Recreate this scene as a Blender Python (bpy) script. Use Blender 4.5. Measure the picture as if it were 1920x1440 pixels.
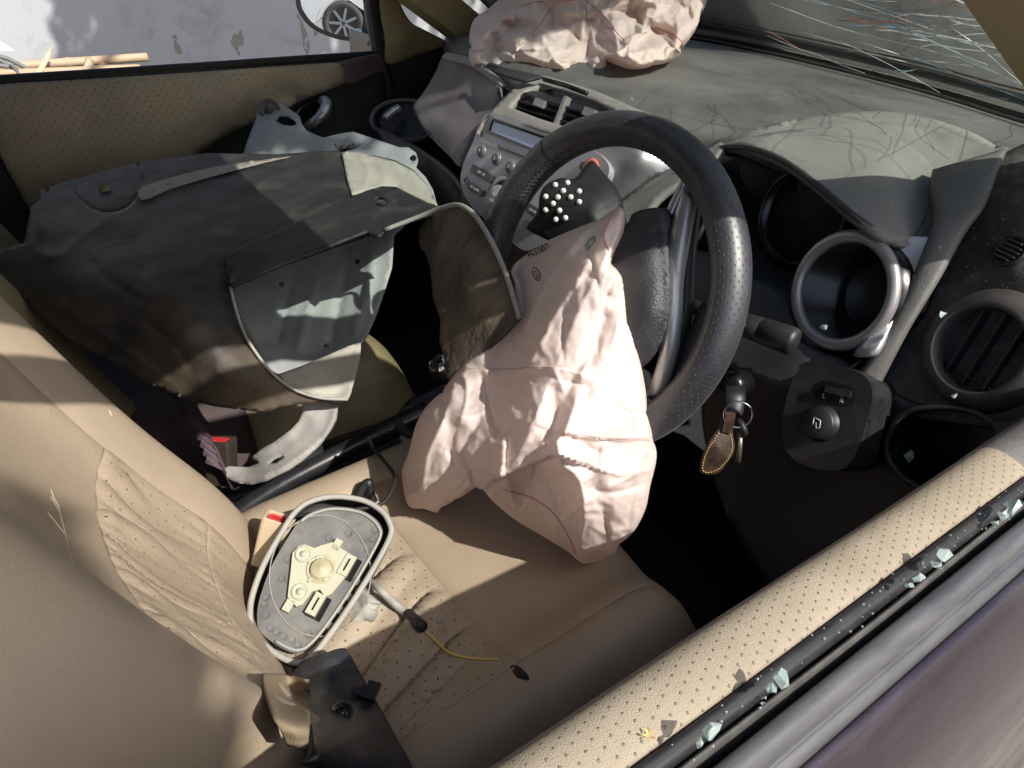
import bpy, bmesh, math, random
import numpy as np
from mathutils import Vector, Matrix
from mathutils.bvhtree import BVHTree
from mathutils.geometry import delaunay_2d_cdt
random.seed(7); rng = np.random.default_rng(11)
for o in list(bpy.data.objects): bpy.data.objects.remove(o)
S = bpy.context.scene; COL = S.collection
# ------------------------------------------------------------------ camera, light, exposure
# World frame: +X is the front of the car, +Y its left side, +Z up, metres, ground at z = 0.
MX = np.array([[.80771251,-.28189966,.51781569],[-.58789867,-.45131407,.67133506],[.04444838,-.84666888,-.53026046]])
CAM = np.array([-.554,-.895,1.26]); FOC = 1423.0
cd = bpy.data.cameras.new('camera'); cam = bpy.data.objects.new('camera', cd); COL.objects.link(cam)
cd.sensor_width = 36; cd.lens = FOC/1920*36; cd.clip_start = .01; cd.clip_end = 500
_m = Matrix([[MX[i][0], -MX[i][1], -MX[i][2], CAM[i]] for i in range(3)]+[[0,0,0,1]])
cam.matrix_world = _m; S.camera = cam
SUN = Vector((.20,-1.0,.97)).normalized()
el = math.asin(SUN.z); az = math.atan2(SUN.x, SUN.y)
w = bpy.data.worlds.new('World'); S.world = w; w.use_nodes = True
sk = w.node_tree.nodes.new('ShaderNodeTexSky'); sk.sky_type = 'NISHITA'; sk.sun_disc = False
sk.sun_elevation = el; sk.sun_rotation = az; sk.air_density = 1.0; sk.dust_density = 2.5
bg = w.node_tree.nodes['Background']; w.node_tree.links.new(sk.outputs[0], bg.inputs[0]); bg.inputs[1].default_value = .15
sd = bpy.data.lights.new('sun','SUN'); sd.energy = 4.3; sd.angle = math.radians(.53); sd.color = (1,.95,.87)
so = bpy.data.objects.new('sun', sd); COL.objects.link(so)
so.rotation_euler = (-SUN).to_track_quat('-Z','Y').to_euler()
V = S.view_settings; V.view_transform = 'Standard'; V.look = 'None'; V.gamma = 1; V.use_curve_mapping = False
V.exposure = .57
S.render.engine = 'CYCLES'; S.cycles.max_bounces = 10; S.cycles.diffuse_bounces = 6; S.cycles.transparent_max_bounces = 24
S.cycles.use_denoising = True
# ------------------------------------------------------------------ surveying helpers
def ray(px, py): return MX @ np.array([(px-960)/FOC, (py-720)/FOC, 1.0])
def T(px, py, t): return CAM + t*ray(px, py)
def AT(px, py, ax, v):
    r = ray(px, py); i = 'xyz'.index(ax); return CAM + r*((v-CAM[i])/r[i])
def tAT(px, py, ax, v):
    r = ray(px, py); i = 'xyz'.index(ax); return (v-CAM[i])/r[i]
def PL(px, py, p0, n):
    r = ray(px, py); n = np.array(n, float); return CAM + r*(((np.array(p0)-CAM)@n)/(r@n))
def pj(p):
    c = MX.T @ (np.array(p)-CAM); return 960+FOC*c[0]/c[2], 720+FOC*c[1]/c[2], c[2]
# ------------------------------------------------------------------ materials
MATS = {}
def _n(nt, typ, **k):
    n = nt.nodes.new(typ)
    for a, b in k.items(): setattr(n, a, b)
    return n
def mixc(nt, fac, a, b, mode='MIX'):
    m = _n(nt, 'ShaderNodeMix', data_type='RGBA', blend_type=mode)
    for s, v in ((m.inputs[0], fac), (m.inputs[6], a), (m.inputs[7], b)):
        if hasattr(v, 'is_output'): nt.links.new(v, s)
        else: s.default_value = v if isinstance(v, (int,float)) else tuple(v)+((1,) if len(v)==3 else ())
    return m.outputs[2]
def noise(nt, co, scale, detail=4, rough=.55, dist=0, lo=.4, hi=.6):
    n = _n(nt, 'ShaderNodeTexNoise'); n.inputs['Scale'].default_value = scale; n.inputs['Detail'].default_value = detail
    n.inputs['Roughness'].default_value = rough; n.inputs['Distortion'].default_value = dist
    nt.links.new(co, n.inputs['Vector'])
    r = _n(nt, 'ShaderNodeMapRange'); r.inputs[1].default_value = lo; r.inputs[2].default_value = hi
    nt.links.new(n.outputs[0], r.inputs[0]); return r.outputs[0]
def mat(name, col, rough=.5, col2=None, scale=6, lo=.4, hi=.6, dust=0, dustcol=(.36,.32,.26), dscale=9, dlo=.42, dhi=.7,
        bump=0, bscale=250, bdist=.0006, wave=0, metal=0, spec=.5, coat=0, stretch=None, perf=None, trans=0, weave=0, emit=None, mud=None, sheen=0):
    if name in MATS: return MATS[name]
    m = bpy.data.materials.new(name); m.use_nodes = True; nt = m.node_tree; p = nt.nodes['Principled BSDF']; L = nt.links.new
    tc = _n(nt, 'ShaderNodeTexCoord'); co = tc.outputs['Object']
    if stretch:
        mp = _n(nt, 'ShaderNodeMapping'); mp.inputs['Scale'].default_value = stretch[:3]
        if len(stretch) > 3: mp.inputs['Rotation'].default_value = stretch[3:]
        L(co, mp.inputs[0]); sco = mp.outputs[0]
    else: sco = co
    c = tuple(col)+(1,)
    if col2: c = mixc(nt, noise(nt, sco, scale, 5, .6, .3, lo, hi), col, col2)
    r = rough
    if dust:
        f = noise(nt, sco, dscale, 6, .65, .5, dlo, dhi)
        f2 = _n(nt, 'ShaderNodeMath', operation='MULTIPLY'); L(f, f2.inputs[0]); f2.inputs[1].default_value = dust
        c = mixc(nt, f2.outputs[0], c if hasattr(c,'is_output') else col, dustcol)
        rr = _n(nt, 'ShaderNodeMapRange'); L(f2.outputs[0], rr.inputs[0]); rr.inputs[3].default_value = rough; rr.inputs[4].default_value = .92
        r = rr.outputs[0]
    if mud:   # (z where it starts, z where it is full, colour): dried mud kept on the lower side
        se = _n(nt, 'ShaderNodeSeparateXYZ'); L(co, se.inputs[0]); gr = _n(nt, 'ShaderNodeMapRange'); L(se.outputs[2], gr.inputs[0]); gr.inputs[1].default_value = mud[0]; gr.inputs[2].default_value = mud[1]
        nz = noise(nt, sco, 10, 7, .7, .6, .32, .62); mm = _n(nt, 'ShaderNodeMath', operation='MULTIPLY'); L(gr.outputs[0], mm.inputs[0]); L(nz, mm.inputs[1])
        c = mixc(nt, mm.outputs[0], c if hasattr(c,'is_output') else col, mud[2])
    bh = None
    def addh(a, b):
        if a is None: return b
        s = _n(nt, 'ShaderNodeMath', operation='ADD'); L(a, s.inputs[0]); L(b, s.inputs[1]); return s.outputs[0]
    if bump:
        bn = _n(nt, 'ShaderNodeTexNoise'); bn.inputs['Scale'].default_value = bscale; bn.inputs['Detail'].default_value = 3
        L(co, bn.inputs['Vector'])
        k = _n(nt, 'ShaderNodeMath', operation='MULTIPLY'); L(bn.outputs[0], k.inputs[0]); k.inputs[1].default_value = bump; bh = addh(bh, k.outputs[0])
    if wave:
        wn = _n(nt, 'ShaderNodeTexNoise'); wn.inputs['Scale'].default_value = 22; wn.inputs['Detail'].default_value = 3; wn.inputs['Distortion'].default_value = .8
        L(sco, wn.inputs['Vector']); k = _n(nt, 'ShaderNodeMath', operation='MULTIPLY'); L(wn.outputs[0], k.inputs[0]); k.inputs[1].default_value = wave; bh = addh(bh, k.outputs[0])
    if perf:  # (axes, spacing, radius, darkness, rotation)
        ax, sp, rad, dk, rot = perf
        if ax == 'uv': sv = tc.outputs['UV']
        else:
            se = _n(nt, 'ShaderNodeSeparateXYZ'); L(co, se.inputs[0]); cb = _n(nt, 'ShaderNodeCombineXYZ')
            L(se.outputs['XYZ'.index(ax[0].upper())], cb.inputs[0]); L(se.outputs['XYZ'.index(ax[1].upper())], cb.inputs[1]); sv = cb.outputs[0]
        mp = _n(nt, 'ShaderNodeMapping'); mp.inputs['Scale'].default_value = (1/sp,1/sp,0); mp.inputs['Rotation'].default_value = (0,0,rot); L(sv, mp.inputs[0])
        fr = _n(nt, 'ShaderNodeVectorMath', operation='FRACTION'); L(mp.outputs[0], fr.inputs[0])
        sb = _n(nt, 'ShaderNodeVectorMath', operation='SUBTRACT'); L(fr.outputs[0], sb.inputs[0]); sb.inputs[1].default_value = (.5,.5,0)
        ln = _n(nt, 'ShaderNodeVectorMath', operation='LENGTH'); L(sb.outputs[0], ln.inputs[0])
        mr = _n(nt, 'ShaderNodeMapRange'); mr.inputs[1].default_value = rad; mr.inputs[2].default_value = rad*.6; L(ln.outputs['Value'], mr.inputs[0])
        dm = _n(nt, 'ShaderNodeMath', operation='MULTIPLY'); L(mr.outputs[0], dm.inputs[0]); dm.inputs[1].default_value = dk
        c = mixc(nt, dm.outputs[0], c if hasattr(c,'is_output') else col, tuple(x*.18 for x in col))
        ng = _n(nt, 'ShaderNodeMath', operation='MULTIPLY'); L(mr.outputs[0], ng.inputs[0]); ng.inputs[1].default_value = -1.2; bh = addh(bh, ng.outputs[0])
    if weave:
        wv = _n(nt, 'ShaderNodeTexWave'); wv.inputs['Scale'].default_value = weave; wv.inputs['Distortion'].default_value = .6; L(co, wv.inputs['Vector'])
        k = _n(nt, 'ShaderNodeMath', operation='MULTIPLY'); L(wv.outputs[1], k.inputs[0]); k.inputs[1].default_value = .25; bh = addh(bh, k.outputs[0])
    if bh is not None:
        b = _n(nt, 'ShaderNodeBump'); b.inputs['Distance'].default_value = bdist; b.inputs['Strength'].default_value = 1; L(bh, b.inputs['Height']); L(b.outputs[0], p.inputs['Normal'])
    if hasattr(c,'is_output'): L(c, p.inputs['Base Color'])
    else: p.inputs['Base Color'].default_value = c
    if hasattr(r,'is_output'): L(r, p.inputs['Roughness'])
    else: p.inputs['Roughness'].default_value = r
    p.inputs['Metallic'].default_value = metal; p.inputs['Specular IOR Level'].default_value = spec; p.inputs['Coat Weight'].default_value = coat
    p.inputs['Coat Roughness'].default_value = .15
    p.inputs['Sheen Weight'].default_value = sheen
    if emit: p.inputs['Emission Color'].default_value = tuple(emit[:3])+(1,); p.inputs['Emission Strength'].default_value = emit[3]
    if trans:
        tr = _n(nt, 'ShaderNodeBsdfTranslucent'); mx = _n(nt, 'ShaderNodeMixShader'); mx.inputs[0].default_value = trans
        if hasattr(c,'is_output'): L(c, tr.inputs[0])
        else: tr.inputs[0].default_value = c
        L(p.outputs[0], mx.inputs[1]); L(tr.outputs[0], mx.inputs[2]); L(mx.outputs[0], nt.nodes['Material Output'].inputs[0])
    MATS[name] = m; return m
def glassmat(name, dustw=.2, dustcol=(.3,.31,.29), tint=(.9,.95,.93)):
    m = bpy.data.materials.new(name); m.use_nodes = True; nt = m.node_tree; L = nt.links.new; nt.nodes.remove(nt.nodes['Principled BSDF'])
    tr = _n(nt,'ShaderNodeBsdfTransparent'); tr.inputs[0].default_value = tint+(1,)
    gl = _n(nt,'ShaderNodeBsdfGlossy'); gl.inputs['Roughness'].default_value = .03
    lw = _n(nt,'ShaderNodeFresnel'); lw.inputs[0].default_value = 1.35
    m1 = _n(nt,'ShaderNodeMixShader'); L(lw.outputs[0], m1.inputs[0]); L(tr.outputs[0], m1.inputs[1]); L(gl.outputs[0], m1.inputs[2])
    df = _n(nt,'ShaderNodeBsdfDiffuse'); df.inputs[0].default_value = dustcol+(1,)
    tc = _n(nt,'ShaderNodeTexCoord'); f = noise(nt, tc.outputs['Object'], 5, 6, .6, .4, .2, .8)
    k = _n(nt,'ShaderNodeMath',operation='MULTIPLY'); L(f, k.inputs[0]); k.inputs[1].default_value = dustw*2
    m2 = _n(nt,'ShaderNodeMixShader'); L(k.outputs[0], m2.inputs[0]); L(m1.outputs[0], m2.inputs[1]); L(df.outputs[0], m2.inputs[2])
    L(m2.outputs[0], nt.nodes['Material Output'].inputs[0]); MATS[name] = m; return m
# ------------------------------------------------------------------ object helpers
def tag(o, label=None, cat=None, group=None, kind=None):
    for k, v in (('label',label),('category',cat),('group',group),('kind',kind)):
        if v: o[k] = v
    return o
def thing(name, loc, label, cat, group=None):
    o = bpy.data.objects.new(name, None); o.empty_display_size = .05; o.location = tuple(loc); COL.objects.link(o)
    return tag(o, label, cat, group)
def mesh(name, verts, faces, m, parent=None, smooth=True, uv=None, kind=None):
    me = bpy.data.meshes.new(name); me.from_pydata([tuple(map(float,v)) for v in verts], [], [tuple(map(int,f)) for f in faces]); me.update()
    if smooth: me.polygons.foreach_set('use_smooth', [True]*len(me.polygons))
    if uv is not None:
        ul = me.uv_layers.new(name='UVMap'); li = np.zeros(len(me.loops), int); me.loops.foreach_get('vertex_index', li)
        ul.data.foreach_set('uv', np.asarray(uv, float)[li].ravel())
    o = bpy.data.objects.new(name, me); COL.objects.link(o)
    for mm in (m if isinstance(m,(list,tuple)) else [m]): me.materials.append(mm)
    if parent is not None: adopt(o, parent)
    if kind: o['kind'] = kind
    return o
def rootloc(o):
    v = Vector((0,0,0))
    while o is not None: v += o.location; o = o.parent
    return v
def adopt(o, parent):
    o.parent = parent; o.matrix_parent_inverse = Matrix.Translation(-rootloc(parent)) if parent.type == 'EMPTY' else Matrix.Identity(4)
def bm_obj(name, bm, m, parent=None, smooth=False, bevel=0, seg=2, autosm=False):
    if bevel:
        es = [e for e in bm.edges if len(e.link_faces)==2 and e.calc_face_angle(0) > .5]
        bmesh.ops.bevel(bm, geom=es, offset=bevel, segments=seg, profile=.5, affect='EDGES', clamp_overlap=True)
    bmesh.ops.recalc_face_normals(bm, faces=bm.faces)
    me = bpy.data.meshes.new(name); bm.to_mesh(me); bm.free()
    me.materials.append(m)
    if smooth: me.polygons.foreach_set('use_smooth', [True]*len(me.polygons))
    o = bpy.data.objects.new(name, me); COL.objects.link(o)
    if parent is not None: adopt(o, parent)
    return o
def unit(v): v = np.array(v, float); return v/np.linalg.norm(v)
def frame(n, up=(0,0,1)):
    n = unit(n); u = np.cross(up, n)
    if np.linalg.norm(u) < 1e-4: u = np.cross((1,0,0), n)
    u = unit(u); return u, np.cross(n, u), n
def prism(name, pts, n, th, m, parent=None, bevel=0, seg=2, smooth=False):
    """closed 3-D outline, thickened by th against n (front face stays on the outline)"""
    bm = bmesh.new(); n = unit(n)
    a = [bm.verts.new(tuple(p)) for p in pts]; b = [bm.verts.new(tuple(np.array(p)-n*th)) for p in pts]
    k = len(a); bm.faces.new(a); bm.faces.new(b[::-1])
    for i in range(k): bm.faces.new((a[i], b[i], b[(i+1)%k], a[(i+1)%k]))
    return bm_obj(name, bm, m, parent, smooth, bevel, seg)
def box(name, c, half, axes, m, parent=None, bevel=0, seg=2, smooth=False):
    u, v, n = [np.array(a, float) for a in axes]; c = np.array(c, float)
    pts = [c+n*half[2]+u*half[0]*i+v*half[1]*j for i, j in ((-1,-1),(1,-1),(1,1),(-1,1))]
    return prism(name, pts, n, 2*half[2], m, parent, bevel, seg, smooth)
AXW = ((1,0,0),(0,1,0),(0,0,1))
def rrect(hw, hh, r, k=5):
    P = []
    for cx, cy, a0 in ((hw-r,hh-r,0),(-hw+r,hh-r,90),(-hw+r,-hh+r,180),(hw-r,-hh+r,270)):
        for i in range(k+1):
            a = math.radians(a0+90*i/k); P.append((cx+r*math.cos(a), cy+r*math.sin(a)))
    return P
def catmull(P, k=8, closed=False):
    P = np.array(P, float); n = len(P); out = []
    for i in range(n if closed else n-1):
        p1, p2 = P[i], P[(i+1)%n]
        p0 = P[(i-1)%n] if closed or i > 0 else 2*p1-p2
        p3 = P[(i+2)%n] if closed or i+2 < n else 2*p2-p1
        for j in range(k):
            s = j/k; out.append(.5*((2*p1)+(-p0+p2)*s+(2*p0-5*p1+4*p2-p3)*s*s+(-p0+3*p1-3*p2+p3)*s**3))
    if not closed: out.append(P[-1])
    return np.array(out)
def tubegeo(P, r, seg=8, closed=False, cap=True):
    P = np.array(P, float); n = len(P); rr = np.full(n, r) if np.isscalar(r) else np.array(r, float)
    tg = np.gradient(P, axis=0)
    if closed: tg = np.roll(P,-1,0)-np.roll(P,1,0)
    tg /= np.linalg.norm(tg, axis=1)[:,None]+1e-12
    u = unit(np.cross(tg[0], (.3,.5,.81))); V_ = []
    for i in range(n):
        u = u-tg[i]*(u@tg[i]); u = unit(u); v = np.cross(tg[i], u)
        for j in range(seg):
            a = 2*math.pi*j/seg; V_.append(P[i]+rr[i]*(math.cos(a)*u+math.sin(a)*v))
    Fc = []
    for i in range(n if closed else n-1):
        for j in range(seg):
            i2 = (i+1)%n; Fc.append((i*seg+j, i*seg+(j+1)%seg, i2*seg+(j+1)%seg, i2*seg+j))
    if not closed and cap: Fc.append(tuple(range(seg))[::-1]); Fc.append(tuple((n-1)*seg+j for j in range(seg)))
    return V_, Fc
def tube(name, P, r, m, parent=None, seg=8, closed=False, kind=None):
    v, f = tubegeo(P, r, seg, closed); return mesh(name, v, f, m, parent, kind=kind)
def tubes(name, paths, r, m, parent=None, seg=5, kind='stuff'):
    VV, FF = [], []
    for P in paths:
        v, f = tubegeo(P, r, seg); k = len(VV); VV += v; FF += [tuple(i+k for i in q) for q in f]
    return mesh(name, VV, FF, m, parent, kind=kind)
def lathe(name, c, axis, prof, m, parent=None, seg=28, smooth=True, scale2=1.0, up=(0,0,1)):
    """prof: list of (radius, height along axis)"""
    u, v, n = frame(axis, up); c = np.array(c, float); VV = []; FF = []
    for r, h in prof:
        for j in range(seg):
            a = 2*math.pi*j/seg; VV.append(c+n*h+r*(math.cos(a)*u+scale2*math.sin(a)*v))
    for i in range(len(prof)-1):
        for j in range(seg): FF.append((i*seg+j, i*seg+(j+1)%seg, (i+1)*seg+(j+1)%seg, (i+1)*seg+j))
    if prof[0][0] > 1e-6: FF.append(tuple(range(seg))[::-1])
    if prof[-1][0] > 1e-6: FF.append(tuple((len(prof)-1)*seg+j for j in range(seg)))
    o = mesh(name, VV, FF, m, parent, smooth=False)
    if smooth:
        for p in o.data.polygons: p.use_smooth = len(p.vertices) == 4
    return o
def gridmesh(name, P, m, parent=None, th=0, uvs=True, closed_u=False, kind=None):
    """P: array (a,b,3); th > 0 adds a back skin along -normal so that the sheet has thickness"""
    P = np.asarray(P, float); a, b = P.shape[:2]
    du = np.gradient(P, axis=0); dv = np.gradient(P, axis=1)
    su = np.concatenate([[0], np.cumsum(np.linalg.norm(np.diff(P[:,b//2],axis=0),axis=1))]); sv = np.concatenate([[0], np.cumsum(np.linalg.norm(np.diff(P[a//2],axis=0),axis=1))])
    uv = np.stack(np.meshgrid(su, sv, indexing='ij'), -1).reshape(-1,2)
    VV = P.reshape(-1,3); idx = np.arange(a*b).reshape(a,b)
    FF = [(idx[i,j],idx[i+1,j],idx[i+1,j+1],idx[i,j+1]) for i in range(a-1) for j in range(b-1)]
    if closed_u: FF += [(idx[a-1,j],idx[0,j],idx[0,j+1],idx[a-1,j+1]) for j in range(b-1)]
    if th:
        N = np.cross(du, dv); N /= np.linalg.norm(N,axis=2)[:,:,None]+1e-12
        # the face normal of the quads above is du x dv
        B = (P-N*th).reshape(-1,3); k = a*b; VV = np.concatenate([VV,B]); uv = np.concatenate([uv,uv])
        FF += [tuple(k+q for q in f[::-1]) for f in FF]
        ring = list(idx[:,0])+list(idx[-1,1:])+list(idx[-2::-1,-1])+list(idx[0,-2:0:-1])
        for i in range(len(ring)):
            p, q = ring[i], ring[(i+1)%len(ring)]; FF.append((q,p,p+k,q+k))
    return mesh(name, VV, FF, m, parent, uv=uv, kind=kind)
def patch(name, rows, m, parent=None, th=.004, k=6):
    """rows of control points (already world) -> Catmull-Rom surface"""
    R = np.array([catmull(r, k) for r in rows]); R = np.stack([catmull(R[:,j], k) for j in range(R.shape[1])], 1)
    return gridmesh(name, R, m, parent, th)
# --- surfaces filled inside a surveyed outline
def inpoly(P, poly):
    x, y = P[:,0], P[:,1]; c = np.zeros(len(P), bool); n = len(poly)
    for i in range(n):
        x1, y1 = poly[i]; x2, y2 = poly[(i+1)%n]
        if y1 == y2: continue
        k = ((y1 > y) != (y2 > y)) & (x < (x2-x1)*(y-y1)/(y2-y1)+x1); c ^= k
    return c
def dseg(P, line, closed=False):
    """distance and side of points to a polyline"""
    L_ = np.array(line, float); A = L_ if closed else L_[:-1]; B = np.roll(L_,-1,0) if closed else L_[1:]
    best = np.full(len(P), 1e9); side = np.zeros(len(P)); par = np.zeros(len(P)); n = len(A)
    for i in range(n):
        d = B[i]-A[i]; l2 = d@d+1e-9; s = np.clip(((P-A[i])@d)/l2, 0, 1); q = P-(A[i]+s[:,None]*d); dd = np.hypot(q[:,0], q[:,1])
        k = dd < best; best[k] = dd[k]; side[k] = np.sign(d[0]*q[k,1]-d[1]*q[k,0]); par[k] = (i+s[k])/n
    return best, side, par
def rbf(ctrl):
    c = np.array(ctrl, float); x = c[:,:2]/400; n = len(c)
    def K(r): return np.where(r > 1e-9, r*r*np.log(r+1e-12), 0)
    d = np.linalg.norm(x[:,None]-x[None], axis=2); A = np.zeros((n+3,n+3)); A[:n,:n] = K(d)+np.eye(n)*1e-4
    A[:n,n] = 1; A[:n,n+1:] = x; A[n,:n] = 1; A[n+1:,:n] = x.T
    wv = np.linalg.solve(A, np.concatenate([c[:,2], [0,0,0]]))
    def f(P):
        q = np.asarray(P, float)/400; r = np.linalg.norm(q[:,None]-x[None], axis=2)
        return K(r)@wv[:n]+wv[n]+q@wv[n+1:]
    return f
def resample(poly, step):
    out = []
    for i in range(len(poly)):
        a, b = np.array(poly[i], float), np.array(poly[(i+1)%len(poly)], float); k = max(1, int(round(np.linalg.norm(b-a)/step)))
        out += [a+(b-a)*j/k for j in range(k)]
    return np.array(out)
def creasefield(P, creases):
    h = np.zeros(len(P))
    for c in creases:
        typ, line, amp, wd = c[:4]; line = catmull(line, 6)
        d, s, par = dseg(P, line); fade = np.clip(np.minimum(par, 1-par)*7, 0, 1)**.7 if len(c) < 5 else 1
        if typ == 'ridge': f = np.exp(-d/wd)
        elif typ == 'soft': f = np.exp(-(d/wd)**2)
        elif typ == 'step': f = np.where(s > 0, np.exp(-d/wd), np.exp(-d/2.0))   # sharp drop on one side
        elif typ == 'plane': f = np.where(s > 0, np.exp(-(d/wd)**2)*(d/wd)*1.6, 0)
        h += amp*f*fade
    return h
def facet(Q, sp, amp, ang=0, st=1.0):
    """crumpled cloth: random heights joined by straight creases"""
    c, s = math.cos(ang), math.sin(ang); A = np.stack([(Q[:,0]*c+Q[:,1]*s)/st, -Q[:,0]*s+Q[:,1]*c], 1)
    x0, y0 = A.min(0)-sp*2; x1, y1 = A.max(0)+sp*2; gx, gy = np.meshgrid(np.arange(x0,x1,sp), np.arange(y0,y1,sp)); G = np.stack([gx.ravel(),gy.ravel()],1); G = G+rng.uniform(-.45,.45,G.shape)*sp
    hg = rng.normal(size=len(G))*amp; vs, _, fs, ov, *_r = delaunay_2d_cdt([Vector(p) for p in G], [], [], 0, 1e-6); W_ = np.array([(v.x,v.y) for v in vs]); hh = np.array([hg[o[0]] if o else 0 for o in ov]); h = np.zeros(len(Q))
    for f in fs:
        a, b, d = W_[f[0]], W_[f[1]], W_[f[2]]; lo = np.minimum(np.minimum(a,b),d); hi = np.maximum(np.maximum(a,b),d); k = np.where((A[:,0]>=lo[0])&(A[:,0]<=hi[0])&(A[:,1]>=lo[1])&(A[:,1]<=hi[1]))[0]
        if not len(k): continue
        e1, e2 = b-a, d-a; det = e1[0]*e2[1]-e1[1]*e2[0]; q = A[k]-a; u = (q[:,0]*e2[1]-q[:,1]*e2[0])/det; v = (e1[0]*q[:,1]-e1[1]*q[:,0])/det; ok = (u>=-1e-6)&(v>=-1e-6)&(u+v<=1+1e-6)
        h[k[ok]] = (hh[f[0]]*(1-u-v)+hh[f[1]]*u+hh[f[2]]*v)[ok]
    return h
def sheet(name, outline, ctrl, m, parent=None, th=.003, step=10, curve=True, creases=(), puff=None, R=60, holes=(), rough=0, rscale=.02, facets=(), relax=0, kind=None, disp=None):
    out = np.array(outline, float)
    if curve: out = catmull(out, 6, True)
    out = resample(out, step) if not curve else resample(out[::1], step)
    hs = [resample(np.array(h, float), max(3, step*.5)) for h in holes]
    x0, y0 = out.min(0); x1, y1 = out.max(0)
    gx, gy = np.meshgrid(np.arange(x0, x1, step), np.arange(y0, y1, step*.87)); gx = gx+(np.arange(gx.shape[0])%2)[:,None]*step*.5
    G = np.stack([gx.ravel(), gy.ravel()], 1); G = G+rng.normal(size=G.shape)*step*.06
    G = G[inpoly(G, out)]; d = dseg(G, out, True)[0]; G = G[d > step*.55]
    for h in hs:
        G = G[~inpoly(G, h)]; d = dseg(G, h, True)[0]; G = G[d > step*.4]
    pts = np.concatenate([out]+hs+[G]); E = []; k = 0
    for ring in [out]+hs:
        n = len(ring); E += [(k+i, k+(i+1)%n) for i in range(n)]; k += n
    nb = k
    vs, _, fs, *_r = delaunay_2d_cdt([Vector(p) for p in pts], E, [], 0, 1e-5)
    Q = np.array([(v.x, v.y) for v in vs]); fs = np.array([f for f in fs if len(f) == 3])
    cen = Q[fs].mean(1); ok = inpoly(cen, out)
    for h in hs: ok &= ~inpoly(cen, h)
    fs = fs[ok]
    t = rbf(ctrl)(Q); db = dseg(Q, out, True)[0]
    h = creasefield(Q, creases) if creases else np.zeros(len(Q))
    if rough:
        for o_ in range(3):
            kx = rng.normal(size=(7,2))*rscale*(1.9**o_); ph = rng.uniform(0,6.28,7); am = rough/(1.8**o_)
            h += am*(np.sin(Q@kx.T+ph).sum(1))/4
    for fc in facets: h += facet(Q, *fc)
    if disp is not None: h += disp(Q)
    if relax:
        ee = np.concatenate([fs[:,[0,1]],fs[:,[1,2]],fs[:,[2,0]]]); cn = np.bincount(ee.ravel(), minlength=len(Q))+1e-9
        for _i in range(relax):
            sm = np.zeros(len(Q)); np.add.at(sm, ee[:,0], h[ee[:,1]]); np.add.at(sm, ee[:,1], h[ee[:,0]]); h = .5*h+.5*sm/cn
    rays = np.stack([(Q[:,0]-960)/FOC, (Q[:,1]-720)/FOC, np.ones(len(Q))], 1)@MX.T
    if puff is None:
        P = CAM+rays*(t-h)[:,None]
        N = np.zeros_like(P); fn = np.cross(P[fs[:,1]]-P[fs[:,0]], P[fs[:,2]]-P[fs[:,0]])
        flip = np.einsum('ij,ij->i', fn, P[fs[:,0]]-CAM) > 0; fs[flip] = fs[flip][:,::-1]; fn[flip] *= -1
        for a in range(3): np.add.at(N, fs[:,a], fn)
        N /= np.linalg.norm(N,axis=1)[:,None]+1e-15
        n = len(P); VV = np.concatenate([P, P-N*th]); FF = [tuple(f) for f in fs]+[tuple(n+i for i in f[::-1]) for f in fs]
        cnt = {}
        for f in fs:
            for a, b in ((f[0],f[1]),(f[1],f[2]),(f[2],f[0])): cnt[(a,b)] = 1
        for a, b in cnt:
            if (b,a) not in cnt: FF.append((b,a,a+n,b+n))
    else:
        pf, pb = puff; pr = np.sqrt(np.clip(1-(1-np.clip(db/R,0,1))**2, 0, 1)); edge = np.clip(db/(step*1.5),0,1)
        P = CAM+rays*(t-pf*pr-h*edge)[:,None]; B = CAM+rays*(t+pb*pr)[:,None]
        fn = np.cross(P[fs[:,1]]-P[fs[:,0]], P[fs[:,2]]-P[fs[:,0]]); flip = np.einsum('ij,ij->i', fn, P[fs[:,0]]-CAM) > 0; fs[flip] = fs[flip][:,::-1]
        n = len(P); bd = db < 1e-3; remap = np.where(bd, np.arange(n), np.arange(n)+n)
        VV = np.concatenate([P, B]); FF = [tuple(f) for f in fs]+[tuple(remap[i] for i in f[::-1]) for f in fs]
    Qn = np.concatenate([Q,Q])
    o = mesh(name, VV, FF, m, parent, uv=Qn/1000, kind=kind)
    if puff is not None:
        bm = bmesh.new(); bm.from_mesh(o.data); bmesh.ops.delete(bm, geom=[v for v in bm.verts if not v.link_faces], context='VERTS'); bm.to_mesh(o.data); bm.free()
    return o
def bvh_of(*obs):
    VV, FF = [], []
    for o in obs:
        k = len(VV); VV += [v.co.copy() for v in o.data.vertices]; FF += [[i+k for i in p.vertices] for p in o.data.polygons]
    return BVHTree.FromPolygons(VV, FF)
def hit(b, px, py, lift=0):
    r = Vector(ray(px, py)).normalized(); q = b.ray_cast(Vector(CAM), r)
    return None if q[0] is None else np.array(q[0]-r*lift)
def trace(b, pts, k=8, lift=.0008):
    P = [hit(b, *q, lift) for q in catmull(pts, k)]; return np.array([p for p in P if p is not None])
def seam(name, b, pts, r, m, parent, k=8, lift=.0004):
    P = trace(b, pts, k, lift); return tube(name, P, r, m, parent, seg=6) if len(P) > 2 else None
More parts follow.
